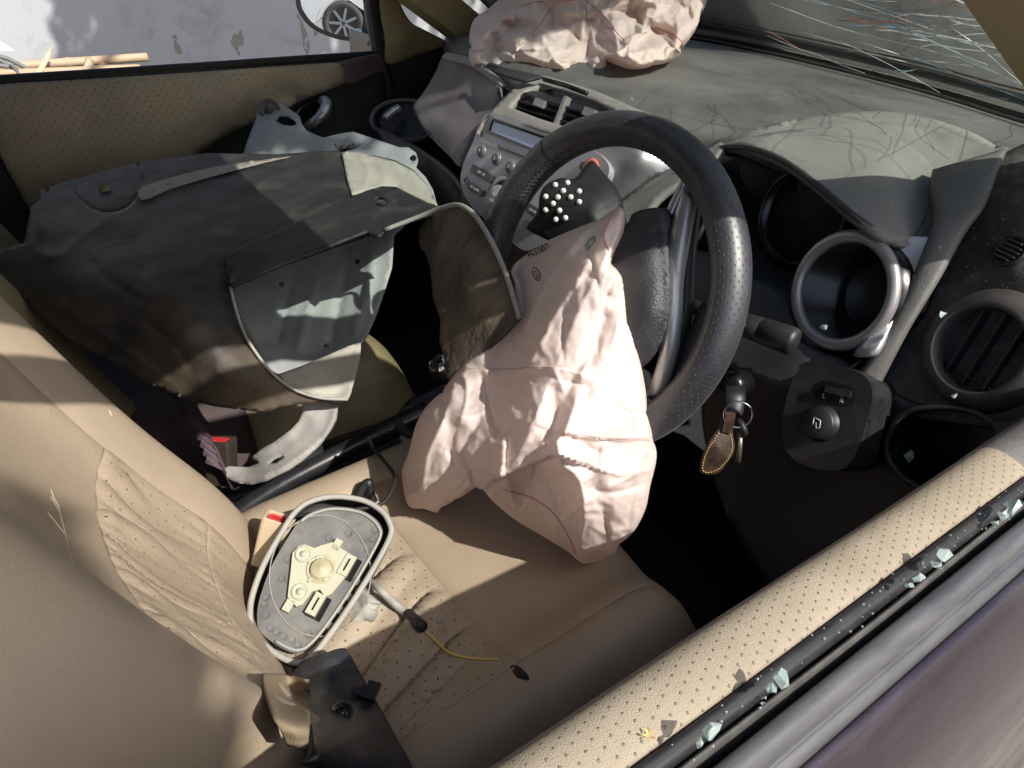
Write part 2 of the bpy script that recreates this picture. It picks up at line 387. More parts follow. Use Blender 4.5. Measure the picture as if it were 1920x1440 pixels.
def stitches(name, b, pts, spacing, ln, r, m, parent, off=4):
    """rows of short thread stitches along a surveyed line"""
    L_ = catmull(pts, 20); d = np.concatenate([[0], np.cumsum(np.linalg.norm(np.diff(L_,axis=0),axis=1))]); paths = []
    for s in np.arange(0, d[-1], spacing):
        a = np.array([np.interp(s, d, L_[:,i]) for i in (0,1)]); c = np.array([np.interp(s+spacing*ln, d, L_[:,i]) for i in (0,1)])
        nrm = np.array([-(c-a)[1], (c-a)[0]]); nrm /= np.linalg.norm(nrm)+1e-9
        p, q = hit(b, *(a+nrm*off), .0009), hit(b, *(c+nrm*off), .0009)
        if p is not None and q is not None and np.linalg.norm(p-q) < .05: paths.append([p, (p+q)/2, q])
    return tubes(name, paths, r, m, parent) if paths else None
def text(name, s, org, u, v, size, m, parent, depth=.0003):
    """lettering: s written along u with its top towards v"""
    cu = bpy.data.curves.new(name, 'FONT'); cu.body = s; cu.size = size; cu.align_x = 'CENTER'; cu.align_y = 'CENTER'; cu.extrude = depth; cu.resolution_u = 2
    tmp = bpy.data.objects.new(name, cu); COL.objects.link(tmp); bpy.context.view_layer.update()
    dg = bpy.context.evaluated_depsgraph_get(); me = bpy.data.meshes.new_from_object(tmp.evaluated_get(dg)); bpy.data.objects.remove(tmp)
    u, v = unit(u), unit(v); n = np.cross(u, v); org = np.array(org, float)
    for vv in me.vertices: vv.co = Vector(org+u*vv.co.x+v*vv.co.y+n*(vv.co.z+depth))
    me.materials.clear(); me.materials.append(m); o = bpy.data.objects.new(name, me); COL.objects.link(o); adopt(o, parent); return o
# ------------------------------------------------------------------ palette
M_leather = mat('beige_leather', (.335,.268,.195), .5, col2=(.31,.246,.178), scale=5, bump=.7, bscale=420, bdist=.0006, wave=.35, spec=.35, dust=.18, dustcol=(.20,.165,.125), dscale=14)
M_leather_perf = mat('perforated_leather', (.335,.272,.198), .52, col2=(.31,.25,.183), scale=5, bump=1.0, bscale=300, bdist=.0007, wave=.5, spec=.35, dust=.2, dustcol=(.18,.15,.115), dscale=14, perf=('xy',.0125,.085,.95,.45))
M_leather_perf_back = mat('perforated_leather_back', (.335,.268,.195), .5, col2=(.31,.246,.178), scale=5, bump=1.0, bscale=300, bdist=.0007, wave=.5, spec=.35, perf=('yz',.0135,.062,.9,.6))
M_thread = mat('beige_thread', (.40,.31,.20), .7)
M_cloth_door = mat('dimpled_beige_vinyl', (.44,.37,.27), .7, col2=(.37,.31,.23), scale=9, bump=.9, bscale=520, bdist=.0006, perf=('xz',.0122,.13,.6,.785), spec=.3)
M_cloth_near = mat('dimpled_beige_cloth', (.325,.275,.205), .85, col2=(.28,.235,.172), scale=14, bump=1.0, bscale=1500, bdist=.0007, perf=('uv',.0060,.14,.32,.42), spec=.2)
M_black = mat('black_plastic', (.010,.010,.012), .45, dust=.25, dustcol=(.06,.057,.05), dscale=30, bump=.3, bscale=600, bdist=.0003)
M_blackr = mat('black_rubber', (.008,.008,.009), .6, dust=.3, dustcol=(.06,.055,.05), dscale=40)
M_doorplas = mat('dark_door_plastic', (.022,.024,.028), .55, dust=.25, dustcol=(.09,.09,.08), dscale=14, bump=.4, bscale=500, bdist=.0003)
M_dash = mat('dusty_dash_plastic', (.060,.057,.056), .6, dust=.65, dustcol=(.20,.192,.178), dscale=5, dlo=.32, dhi=.7, bump=.7, bscale=500, bdist=.0004)
M_dashdark = mat('dark_dash_plastic', (.030,.029,.031), .6, dust=.35, dustcol=(.10,.095,.088), dscale=11, bump=.7, bscale=500, bdist=.0004)
M_hood = mat('dust_coated_visor', (.085,.085,.078), .7, dust=.9, dustcol=(.225,.217,.20), dscale=5, dlo=.2, dhi=.6, bump=.8, bscale=480, bdist=.0004)
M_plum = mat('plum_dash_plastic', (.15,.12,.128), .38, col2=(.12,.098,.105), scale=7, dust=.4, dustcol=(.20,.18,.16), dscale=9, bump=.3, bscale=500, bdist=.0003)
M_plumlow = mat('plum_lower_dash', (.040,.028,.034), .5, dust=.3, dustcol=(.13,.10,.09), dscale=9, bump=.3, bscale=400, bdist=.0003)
M_radio = mat('mauve_radio_fascia', (.38,.36,.40), .36, dust=.35, dustcol=(.46,.44,.41), dscale=20, metal=.3)
M_cap = mat('grey_vent_cap', (.24,.22,.205), .55, dust=.6, dustcol=(.24,.22,.19), dscale=14, bump=.4, bscale=500, bdist=.0003)
M_silver = mat('silver_trim', (.40,.41,.42), .34, metal=.75, dust=.3, dustcol=(.42,.40,.36), dscale=24)
M_chrome = mat('chrome', (.75,.75,.76), .12, metal=1)
M_ringgrey = mat('satin_ring', (.34,.315,.31), .38, metal=.5)
M_gauge = mat('gauge_black', (.008,.008,.009), .25)
M_lens = mat('gauge_lens', (.02,.02,.022), .12)
M_grain = mat('grained_grey_plastic', (.10,.098,.092), .55, dust=.35, dustcol=(.2,.19,.17), dscale=18, bump=.7, bscale=450, bdist=.0005)
M_paint = mat('purple_grey_paint', (.034,.022,.033), .24, col2=(.026,.017,.025), scale=900, metal=.5, coat=.25, dust=.35, dustcol=(.12,.10,.115), dscale=22, stretch=(.35,1,1), dlo=.45, dhi=.75)
M_mould = mat('weathered_belt_moulding', (.045,.045,.05), .33, dust=.4, dustcol=(.17,.165,.16), dscale=45, stretch=(.15,1,1))
M_beigetrim = mat('beige_pillar_trim', (.34,.27,.14), .6, bump=.4, bscale=500, bdist=.0003, dust=.2)
M_headliner = mat('beige_headliner', (.40,.34,.25), .95, bump=.6, bscale=600)
M_carpet = mat('dark_carpet', (.020,.020,.022), .95, bump=1, bscale=400, bdist=.002)
M_airbag = mat('pink_airbag_fabric', (.88,.755,.70), .42, col2=(.86,.72,.66), scale=9, trans=.34, bump=.25, bscale=1500, bdist=.0002, wave=.2, spec=.35, weave=900)
M_airbag2 = mat('pink_airbag_fabric_dusty', (.86,.72,.67), .6, col2=(.81,.655,.605), scale=10, trans=.32, bump=.25, bscale=1500, bdist=.0002, wave=.25, spec=.3, dust=.25, dustcol=(.6,.52,.42), dscale=12)
M_redthread = mat('red_thread', (.55,.22,.19), .8)
M_ink = mat('printed_ink', (.03,.03,.04), .6)
M_inkgreen = mat('green_ink', (.14,.33,.28), .6)
M_liner = mat('muddy_black_liner', (.012,.012,.013), .62, col2=(.036,.034,.030), scale=16, lo=.46, hi=.72, dust=.7, dustcol=(.066,.057,.045), dscale=9, dlo=.5, dhi=.66, wave=.25, bump=.35, bscale=200, bdist=.0012, stretch=(1,1.7,1.3,0,0,.5), mud=(.88,.73,(.105,.080,.054)))
M_linermud = mat('mud_caked_liner', (.085,.066,.045), .85, col2=(.035,.030,.026), scale=9, lo=.35, hi=.7, dust=.8, dustcol=(.19,.15,.10), dscale=7, wave=1, bump=.6, bscale=140, bdist=.002, stretch=(1,2.4,1.5,0,0,.5))
M_linerpale = mat('pale_sunlit_dust_liner', (.36,.34,.29), .9, col2=(.30,.285,.25), scale=18, bump=.7, bscale=200, bdist=.001)  # dust tone, paled further for sunlight on the lip and liner end
M_shield = mat('grey_blue_dusty_shield', (.19,.21,.235), .65, col2=(.34,.355,.36), scale=7, lo=.35, hi=.65, dust=.6, dustcol=(.30,.31,.29), dscale=9, wave=.5, bump=.4, bscale=180, bdist=.001, stretch=(1,1,2.5,.4,.3,.6))
M_strip = mat('dusty_pale_strip', (.34,.325,.30), .8, col2=(.26,.25,.24), scale=20, bump=.4, bscale=220, bdist=.0008)
M_cover = mat('scuffed_black_cover', (.017,.018,.026), .42, col2=(.028,.03,.042), scale=12, dust=.5, dustcol=(.12,.12,.13), dscale=24, dlo=.5, dhi=.75, bump=.3, bscale=300, bdist=.0005, stretch=(1,3,1,0,0,.8))
M_mirgrey = mat('dusty_grey_mirror_back', (.085,.088,.09), .75, col2=(.12,.12,.117), scale=22, dust=.6, dustcol=(.24,.23,.205), dscale=26, bump=.5, bscale=300, bdist=.0006)
M_mirrim = mat('grey_mirror_rim', (.28,.275,.255), .6, dust=.5, dustcol=(.42,.39,.33), dscale=30)
M_mirshell = mat('scratched_mirror_shell', (.05,.05,.052), .4, dust=.6, dustcol=(.22,.21,.19), dscale=28)
M_cream = mat('cream_nylon', (.40,.395,.30), .5, dust=.15)
M_red = mat('red_button', (.62,.035,.04), .35)
M_bucklebeige = mat('beige_buckle_plastic', (.50,.41,.27), .45, dust=.15)
M_yellow = mat('yellow_wire', (.62,.46,.10), .5)
M_webbing = mat('tan_seat_belt', (.27,.215,.145), .95, spec=.1, weave=500, bdist=.0008, bump=.3)
M_shard = None
def _shard():
    m = bpy.data.materials.new('green_tempered_glass'); m.use_nodes = True; p = m.node_tree.nodes['Principled BSDF']
    p.inputs['Base Color'].default_value = (.52,.63,.60,1); p.inputs['Roughness'].default_value = .28; p.inputs['Transmission Weight'].default_value = .6; p.inputs['IOR'].default_value = 1.5
    return m
M_shard = _shard()
M_white = mat('white_plastic', (.66,.66,.62), .9, spec=.1)
M_label = mat('pale_lettering', (.55,.55,.56), .5)
M_brownfob = mat('worn_brown_leather', (.065,.038,.024), .5, col2=(.022,.014,.010), scale=90, bump=.8, bscale=500)
M_gold = mat('gold_stitching', (.55,.38,.12), .6)
# ------------------------------------------------------------------ setting: ground
g = mesh('ground', [(-120,-120,0),(120,-120,0),(120,120,0),(-120,120,0)], [(0,1,2,3)],
    mat('dusty_concrete', (.27,.255,.225), .95, col2=(.20,.19,.17), scale=1.4, dust=.5, dustcol=(.33,.29,.23), dscale=3, bump=.6, bscale=60, bdist=.01), smooth=False, kind='structure')
# boundary wall on the far side with flaked paint
def wallmat():
    m = bpy.data.materials.new('flaking_whitewash'); m.use_nodes = True; nt = m.node_tree; p = nt.nodes['Principled BSDF']; L = nt.links.new
    co = _n(nt,'ShaderNodeTexCoord').outputs['Object']
    base = mixc(nt, noise(nt, co, 1.6, 6, .6, .4, .35, .7), (.40,.415,.43), (.36,.37,.385))
    stain = mixc(nt, noise(nt, co, 5, 8, .7, .8, .52, .75), base, (.27,.27,.268))
    mp = _n(nt,'ShaderNodeMapping'); mp.inputs['Scale'].default_value = (1.9,1.5,1.0); L(co, mp.inputs[0])
    fl = noise(nt, mp.outputs[0], 5.2, 4, .55, .25, .655, .665)
    c = mixc(nt, fl, stain, (.25,.23,.20)); L(c, p.inputs['Base Color']); p.inputs['Roughness'].default_value = .95
    b = _n(nt,'ShaderNodeBump'); b.inputs['Distance'].default_value = .004; b.invert = True; L(fl, b.inputs['Height']); L(b.outputs[0], p.inputs['Normal'])
    return m
W = thing('boundary_wall', (1,2.6,0), 'whitewashed masonry wall with flaked paint beyond the passenger window', 'wall')
Pw = []
for i, x in enumerate(np.linspace(-6,9,61)):
    Pw.append([(x, 2.6+.012*math.sin(x*2.1)+.008*math.sin(z*3+x), z) for z in np.linspace(0,2.3,16)])
gridmesh('wall_face', Pw, wallmat(), W, th=-.0)
box('wall_core', (1.5,2.74,1.14), (7.48,.11,1.14), AXW, mat('plaster',(.6,.6,.59),.95), W)
box('coping', (1.5,2.70,2.33), (7.6,.17,.045), AXW, mat('plaster',(.6,.6,.59),.95), W, bevel=.01)
# bamboo lying along the wall
M_bamboo = mat('weathered_bamboo', (.50,.30,.19), .6, col2=(.42,.33,.22), scale=7, lo=.35, hi=.65, stretch=(.6,4,4))
def bamboo(a, b, r, label):
    a, b = np.array(a), np.array(b); o = thing('bamboo_pole', a, label, 'bamboo pole', 'bamboo poles by the wall'); L_ = np.linalg.norm(b-a); d = (b-a)/L_; prof = []; s = 0
    nodes = np.arange(.12, L_-.05, .27); hs = sorted(set(list(np.linspace(0,L_,30))+[x+e for x in nodes for e in (-.012,-.004,0,.004,.012)]))
    for h in hs:
        k = min(abs(h-x) for x in nodes); prof.append((r*(1+.16*math.exp(-(k/.006)**2)), h))
    prof += [(r*.45, L_), (r*.42, L_-.05), (0, L_-.05)]
    lathe('culm', a, d, prof, M_bamboo, o, seg=14); return o
def bend(px, py, y): return AT(px, py, 'y', y)
bamboo(bend(-180,138,1.75), bend(276,107,1.75), .0125, 'upper bamboo pole with an open sawn end, along the wall')
bamboo(bend(-150,144,1.62), bend(262,127,1.66), .010, 'lower pale bamboo pole just above the passenger door sill')
M_stick = mat('split_stick', (.60,.48,.33), .7)
for i, (a, b, r, lb) in enumerate([((95,92,1.7),(66,152,1.6),.007,'thin split stick leaning across the left of the bamboo'),((167,112,1.7),(160,150,1.6),.013,'short pale wooden peg between the two bamboo poles'),((190,112,1.76),(193,150,1.7),.012,'short reddish wooden block under the upper bamboo pole')]):
    A_, B_ = bend(*a), bend(*b); o = thing('stick', B_, lb, 'stick')
    tube('shaft', [A_, (A_*2+B_)/3+np.array([.004,0,.002]), (A_+B_*2)/3, B_+(B_-A_)*.6], [r*.75,r,r*1.05,r], M_stick if i != 2 else M_bamboo, o, 6)
cb = thing('cable_bundle', bend(-20,160,1.6), 'tangle of grey cables at the left end of the bamboo', 'cable')
for k, pts in enumerate([[(-60,98),(0,106),(30,118),(55,131)],[(-60,104),(-5,112),(25,128),(48,143)],[(-50,122),(10,124),(30,136),(42,146)],[(20,120),(30,131),(40,150)]]):
    tube('cable', catmull([bend(x,y,1.66-.01*k) for x, y in pts], 6), .006, mat('grey_cable',(.16,.165,.17),.6), cb, 6)
prism('paper_sheet', [bend(-60,60,1.9), bend(-2,76,1.9), bend(27,94,1.85), bend(-60,100,1.8)], (0,-1,.3), .003, mat('white_paper',(.85,.85,.83),.8)); tag(bpy.data.objects['paper_sheet'], 'white triangular sheet corner above the grey cables by the wall', 'sheet')
# gate, red post and planter line seen through the windscreen
GT = thing('sheet_metal_gate', (3.25,1.2,0), 'grey sheet metal gate with short pale bars and a red plate, ahead of the bonnet', 'gate')
gm = mat('gate_grey', (.30,.335,.315), .7, col2=(.25,.28,.265), scale=3, dust=.4)
box('sheet_panel', (3.25,1.2,.85), (.02,1.38,.80), AXW, gm, GT, bevel=.004); box('rail', (3.22,1.2,.905), (.014,1.38,.016), AXW, gm, GT, bevel=.004); box('rail', (3.22,1.2,.20), (.02,1.38,.03), AXW, gm, GT, bevel=.004)
for i in range(54): box('bar', (3.218,-.12+i*.05,.852), (.010,.0065,.036), AXW, mat('pale_bar',(.75,.77,.75),.6), GT)
box('red_plate', (3.222,1.66,.93), (.006,.15,.19), AXW, mat('red_oxide_paint',(.46,.10,.06),.7,col2=(.38,.085,.055),scale=5), GT, bevel=.003)
# unseen leafy tree, added so its clumps shade the wall and far door
TR = thing('added_shade_tree', (3.0,3.5,0), 'added unseen tree behind the wall, its limbs shading wall and far door', 'tree')
M_bark = mat('bark',(.12,.09,.065),.95,bump=1,bscale=60,bdist=.01)
tv, tf = [], []
def limb(P, r):
    v, f = tubegeo(catmull(P,5), np.linspace(r[0],r[1],5*(len(P)-1)+1), 8); k = len(tv); tv.extend(v); tf.extend([tuple(i+k for i in q) for q in f])
limb([(3.0,3.5,0),(3.05,3.45,1.3),(2.95,3.3,2.4),(3.0,3.1,3.6)], (.18,.09))
tips = [np.array(q) for q in ((.98,.30,2.82),(1.0,.55,2.8),(1.12,.75,2.85),(.95,.75,2.8),(1.2,.5,2.85),(1.25,.35,2.9),(1.5,.05,2.9),(1.35,.9,2.8),(1.8,.5,3.1),(2.0,1.1,2.9),(2.3,.3,3.2),(1.8,1.7,3.0),(2.6,1.2,3.3),(1.5,1.4,3.2),(3.0,.7,3.2),(3.3,1.6,3.4),(2.8,2.2,3.6),(.92,-1.12,2.8),(.70,-1.14,2.8),(.48,-1.16,2.8),(.26,-1.16,2.8),(.04,-1.14,2.8),(1.15,-1.1,2.8),(3.6,.2,3.3),(3.9,1.2,3.3),(4.2,.6,3.4))]
tips = [e+np.array([-.20,0,0]) for e in tips]
for e in tips: limb([(3.0,3.2,2.6+.3*rng.random()), tuple((e+np.array([3.0,3.1,2.9]))/2+np.array([0,0,.35])), tuple(e)], (.045,.010))
mesh('trunk', tv, tf, M_bark, TR)
lv, lf = [], []
for e in tips:
    nearc = e[1] < -1
    for k in range(800 if nearc else 420):
        c = e+np.clip(rng.normal(size=3),-1.5,1.5)*(np.array([.15,.115,.12]) if nearc else np.array([.27,.24,.18])); u = unit(rng.normal(size=3)); v = unit(np.cross(u, rng.normal(size=3))); s = rng.uniform(.03,.055); q = len(lv)
        lv += [c-u*s*1.6, c+v*s*.6, c+u*s*1.6, c-v*s*.6]; lf.append((q,q+1,q+2,q+3))
mesh('crown', lv, lf, mat('leaf',(.06,.10,.03),.6,col2=(.10,.13,.04),scale=3,trans=.3), TR, smooth=False)
T2 = thing('added_side_tree', (-.6,-4.2,0), 'added unseen tree behind the viewer, shading the lower driver backrest', 'tree')  # added tree; its leaf clumps stand in for the viewer's own shadow
tv, tf = [], []
limb([(-.6,-4.2,0),(-.62,-4.15,1.2),(-.5,-4.0,2.2),(-.4,-3.8,3.0)], (.12,.06))
tips = [np.array(q) for q in ((-.16,-2.74,2.80),(-.40,-2.76,2.78),(-.65,-2.82,2.85),(-.28,-2.98,2.84),(-.5,-3.2,2.9),(.0,-3.4,3.1),(-.6,-3.7,3.3),(-.2,-3.9,3.4),(-.9,-4.1,3.1),(-.5,-4.4,3.3))]
tips = [e+np.array([-.20,0,0]) for e in tips]
for e in tips: limb([(-.5,-4.0,2.0+.4*rng.random()), tuple((e+np.array([-.5,-4.0,2.5]))/2+np.array([0,0,.2])), tuple(e)], (.035,.008))
mesh('trunk', tv, tf, M_bark, T2)
lv, lf = [], []
for e in tips:
    for k in range(2200 if e[1] > -3.0 else 350):
        c = e+np.clip(rng.normal(size=3),-1.45,1.45)*np.array([.15,.14,.13]); u = unit(rng.normal(size=3)); v = unit(np.cross(u, rng.normal(size=3))); s = rng.uniform(.025,.045); q = len(lv)
        lv += [c-u*s*1.6, c+v*s*.7, c+u*s*1.6, c-v*s*.7]; lf.append((q,q+1,q+2,q+3))
mesh('crown', lv, lf, mat('leaf',(.06,.10,.03)), T2, smooth=False)
# ------------------------------------------------------------------ the wrecked car: shell
CAR = thing('car_body', (0,0,.17), 'purple grey hatchback body shell with cracked windscreen and beige pillars', 'car')
def beam(name, A_, B_, hw, hh, m, bevel=.012, parent=CAR, up=(0,0,1)):
    A_, B_ = np.array(A_,float), np.array(B_,float); n = unit(B_-A_); u = unit(np.cross(up, n)); v = np.cross(n, u)
    return prism(name, [B_+u*hw*i+v*hh*j for i, j in ((-1,-1),(1,-1),(1,1),(-1,1))], n, np.linalg.norm(B_-A_), m, parent, bevel)
PAB, PAT = (.60,-.745,.965), (-.10,-.615,1.385)   # near front pillar, foot and head
# roof
Rf = []
for x in np.linspace(-.10,-2.3,18):
    s = (x+.10)/-2.2; Rf.append([(x, y, 1.40+.075*(1-(y/.64)**2)+.03*math.sin(s*2.6)-.05*max(0,s-.7)) for y in np.linspace(-.64,.64,15)])
gridmesh('roof', Rf, [M_paint], CAR, th=.012)
Rl = [[(p[0]-.004, p[1]*.975, p[2]-.022) for p in r] for r in Rf]; gridmesh('headlining', Rl, M_headliner, CAR, th=.004)
for s in (-1,1):
    nm = 'near' if s < 0 else 'far'
    beam('front_pillar', (PAB[0],-s*PAB[1] if s>0 else PAB[1],PAB[2]) if s<0 else (PAB[0],-PAB[1],PAB[2]), (PAT[0],s*abs(PAT[1]),PAT[2]), .022, .030, M_paint)
    beam('pillar_trim', (PAB[0]-.01,s*.702,PAB[2]-.005), (PAT[0]-.015,s*.578,PAT[2]-.012), .029, .034, M_beigetrim, .012)
    beam('roof_rail', (-.08,s*.625,1.395), (-2.2,s*.625,1.40), .024, .026, M_paint)
    beam('centre_pillar', (-.86,s*.77,.55), (-.98,s*.62,1.40), .06, .03, M_black, .012, up=(1,0,0))
    beam('rear_pillar', (-1.75,s*.74,.95), (-2.1,s*.62,1.40), .12, .03, M_paint, .012, up=(1,0,0))
    box('rear_side_panel', (-1.55,s*.80,.60), (.70,.035,.35), AXW, M_paint, CAR, bevel=.02)
    box('sill', (-.15,s*.76,.30), (1.0,.07,.09), AXW, M_paint, CAR, bevel=.02)
    box('front_wing', (1.02,s*.79,.62), (.55,.045,.27), AXW, M_paint, CAR, bevel=.03)
beam('windscreen_header', (-.105,-.60,1.412), (-.105,.60,1.412), .028, .022, M_headliner, .008)
box('floor', (-.3,0,.285), (1.5,.74,.015), AXW, M_carpet, CAR)
box('bulkhead', (.86,0,.62), (.02,.74,.33), AXW, M_carpet, CAR)
box('tailgate', (-2.15,0,.70), (.03,.72,.45), AXW, M_paint, CAR, bevel=.02)
# windscreen: curved laminated glass from the cowl to the header
def xfront(y): return .955-.36*(abs(y)/.75)**2.6
def ztop(y): return 1.0+.030*float(np.clip((y+.33)/.74,0,1))-.03*float(np.clip((y-.45)/.3,0,1))
WS = []
for y in np.linspace(-.72,.72,29):
    b_ = np.array([xfront(y)+.02, y, ztop(y)-.004]); t_ = np.array([-.09-.02*abs(y), y*.84, 1.405-.02*(y/.72)**2]); c_ = (b_+t_)/2+np.array([.02,0,.03])
    WS.append(catmull([b_,c_,t_],10))
glass = gridmesh('windscreen', WS, glassmat('dirty_windscreen', .12, (.42,.48,.44), (.88,.95,.91)), CAR)
gb = bvh_of(glass)
def crackpath(px, py, ang, ln, kink=.12):
    P = [(px,py)]; a = ang
    while ln > 0:
        s = random.uniform(18,60); a += random.gauss(0,kink); P.append((P[-1][0]+s*math.cos(a), P[-1][1]+s*math.sin(a))); ln -= s
    return P
cw, cr_, cbl = [], [], []
def addcrack(pts):
    Q = [hit(gb, *p, .0005) for p in pts]; Q = [q for q in Q if q is not None]
    if len(Q) > 2: random.choice((cw,cw,cr_,cbl)).append(np.array(Q))
for i in range(26):
    addcrack(crackpath(random.uniform(1430,1850), random.uniform(-40,170)-.0*i, random.uniform(.20,.42), random.uniform(160,420), .05))
for i in range(26):
    addcrack(crackpath(random.uniform(1560,1930), random.uniform(-10,200), random.uniform(-.15,.25), random.uniform(40,110), .1))
for i in range(8):
    addcrack(crackpath(random.uniform(1700,1900), random.uniform(-60,120), random.uniform(.3,.75), random.uniform(80,200), .06))
# cracks low on the driver's side of the screen, out of the top of the view but throwing shadows on the visor
wsb = [np.array(r) for r in WS]
def onglass(u, v):
    u = np.clip(u,0,.999)*(len(WS)-1); v = np.clip(v,0,.999)*(len(WS[0])-1); i, j = int(u), int(v); a, b = u-i, v-j; G_ = WS
    return (1-a)*(1-b)*G_[i][j]+a*(1-b)*G_[i+1][j]+(1-a)*b*G_[i][j+1]+a*b*G_[i+1][j+1]
for i in range(34):
    u, v = random.uniform(.03,.23), random.uniform(.2,.62); a = random.uniform(-.5,.5)+(math.pi if random.random()<.5 else 0); P = []
    for k in range(random.randint(5,12)):
        P.append(onglass(u,v)); a += random.gauss(0,.12); u += .018*math.cos(a); v += .05*math.sin(a)
    cw.append(np.array(P)-np.array([0,0,.0006]))
for i in range(7):   # long fractures that follow the pillar
    v0 = .30+.06*i; P = [onglass(.02+.24*s+.01*math.sin(9*s+i), v0+.05*math.sin(4*s+i)+.03*s) for s in np.linspace(0,1,22)]; cw.append(np.array(P)-np.array([0,0,.0006]))
def crackmat(n, c): return mat(n, c, .25, spec=.8)
for nm, L_, c in (('crack_white',cw,(.78,.84,.82)),('crack_dispersion_red',cr_,(.75,.32,.22)),('crack_dispersion_blue',cbl,(.35,.55,.80))):  # red and blue tints stand for light dispersed in the cracks
    tubes('cracks', L_, .00042, crackmat(nm, c), glass, 4)
# bonnet and cowl
bo = []
for x in np.linspace(1.0,1.85,10):
    bo.append([(x-.22*(abs(y)/.78)**2.4, y, .985-.05*((x-1)/.85)-.16*((x-1)/.85)**3-.05*(abs(y)/.78)**2) for y in np.linspace(-.78,.78,17)])
gridmesh('bonnet', bo, M_paint, CAR, th=-.01)
cwl = []
for y in np.linspace(-.70,.70,21): cwl.append([(xfront(y)+.03, y, ztop(y)-.02),(xfront(y)+.06, y, ztop(y)-.035),(xfront(y)+.10, y, .972-.03*(abs(y)/.78)**2)])
gridmesh('cowl', cwl, M_black, CAR, th=.004)
# ------------------------------------------------------------------ dashboard
D = thing('dashboard', (.45,0,.45), 'dusty dark grey dashboard with round vents across the front of the cabin', 'dashboard')
def xrear(y): return float(np.interp(y, [-.75,-.6,-.2,-.1,.05,.2,.4,.55,.68,.75], [.30,.32,.36,.30,.265,.255,.31,.355,.42,.46]))
top = []
for y in np.linspace(-.745,.745,46):
    xr, xf, z = xrear(y), xfront(y), ztop(y); row = []
    for s in np.linspace(0,1,24):
        x = xf+(xr-xf)*s; zz = z-.008*(1-s)**3 + .012*math.sin(math.pi*s)
        if s > .9: zz -= .028*((s-.9)/.1)**2
        row.append((x,y,zz))
    top.append(row)
gridmesh('dash_top', top, M_dash, D, th=-.004)
fr = []
for y in np.linspace(-.74,.74,40):
    xr, z = xrear(y), ztop(y)-.02
    fr.append(catmull([(xr+.004,y,z-.004),(xr-.008,y,z-.05),(xr+.02,y,.86),(xr+.075,y,.78),(xr+.06,y,.68),(xr+.12,y,.56),(xr+.25,y,.45)],4))
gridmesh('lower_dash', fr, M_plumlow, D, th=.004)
# windscreen slot (defroster) as a raised lip with a groove
for off, w_, nm, mm in ((.028,.010,'defroster_slot',M_gauge),(.050,.004,'defroster_lip',M_dashdark)):
    pa, pb = [], []
    for y in np.linspace(-.42,.5,30):
        z = ztop(y)+.004; pa.append((xfront(y)-off,y,z+(.001 if nm=='defroster_slot' else .002))); pb.append((xfront(y)-off-w_,y,z+(.001 if nm=='defroster_slot' else .004)))
    gridmesh(nm, [pa,pb], mm, D, th=.003)
tube('seal_strip', [(xfront(y)+.012,y,ztop(y)-.001) for y in np.linspace(-.7,.7,40)], .009, M_blackr, D, 8)
# faint raised plate of the passenger airbag door, torn open
patch('airbag_door', [[AT(915,120,'z',1.03),AT(985,135,'z',1.032),AT(1020,143,'z',1.03)],[AT(905,126,'z',1.02),AT(950,142,'z',1.024),AT(985,152,'z',1.022)]], M_dashdark, D, .004)
# upper glove box lid
sheet('glove_box_lid', [(835,103),(880,118),(925,150),(937,178),(925,215),(895,252),(872,285),(862,312),(840,290),(800,250),(778,212),(776,196),(795,172),(815,138)],
  [(835,103,1.575),(930,160,1.32),(937,178,1.31),(925,215,1.30),(890,258,1.305),(862,312,1.32),(800,250,1.42),(778,205,1.49),(815,138,1.56),(870,160,1.415),(840,225,1.365),(870,250,1.322),(890,190,1.36)],
  M_plum, D, th=.02, step=7)
sheet('glove_box_cap', [(833,101),(845,99),(890,112),(935,150),(936,163),(922,152),(880,124),(832,112)], [(833,101,1.57),(890,112,1.42),(935,150,1.285),(936,163,1.28),(880,124,1.43),(832,112,1.565)], M_cap, D, th=.01, step=5)
# side vent tunnel and cup recess by the passenger door
pc = T(760,226,1.58)
cupu, cupv, cupn = frame((-.55,-.45,.7))
ringp = [pc+cupu*.060*math.cos(a)*1.25+cupv*.046*math.sin(a) for a in np.linspace(0,2*math.pi,36)[:-1]]
tube('cup_ring', ringp, .0055, mat('plum_ring',(.05,.042,.05),.45,dust=.2), D, 8, closed=True)
lathe('cup_recess', pc, cupn, [(.056,0),(.052,-.06),(0,-.06)], M_gauge, D, scale2=.8)
tube('cup_clip', catmull([T(722,222,1.54),T(735,210,1.55),T(748,202,1.56)],5), .008, M_silver, D, 6)
patch('side_shelf', [[T(700,235,1.58),T(760,262,1.53),T(830,310,1.40),T(862,355,1.32)],[T(720,280,1.55),T(780,320,1.48),T(850,390,1.36),T(930,470,1.26)],[T(715,330,1.56),T(775,385,1.50),T(840,470,1.40),T(900,560,1.30)]], M_plumlow, D, .01)
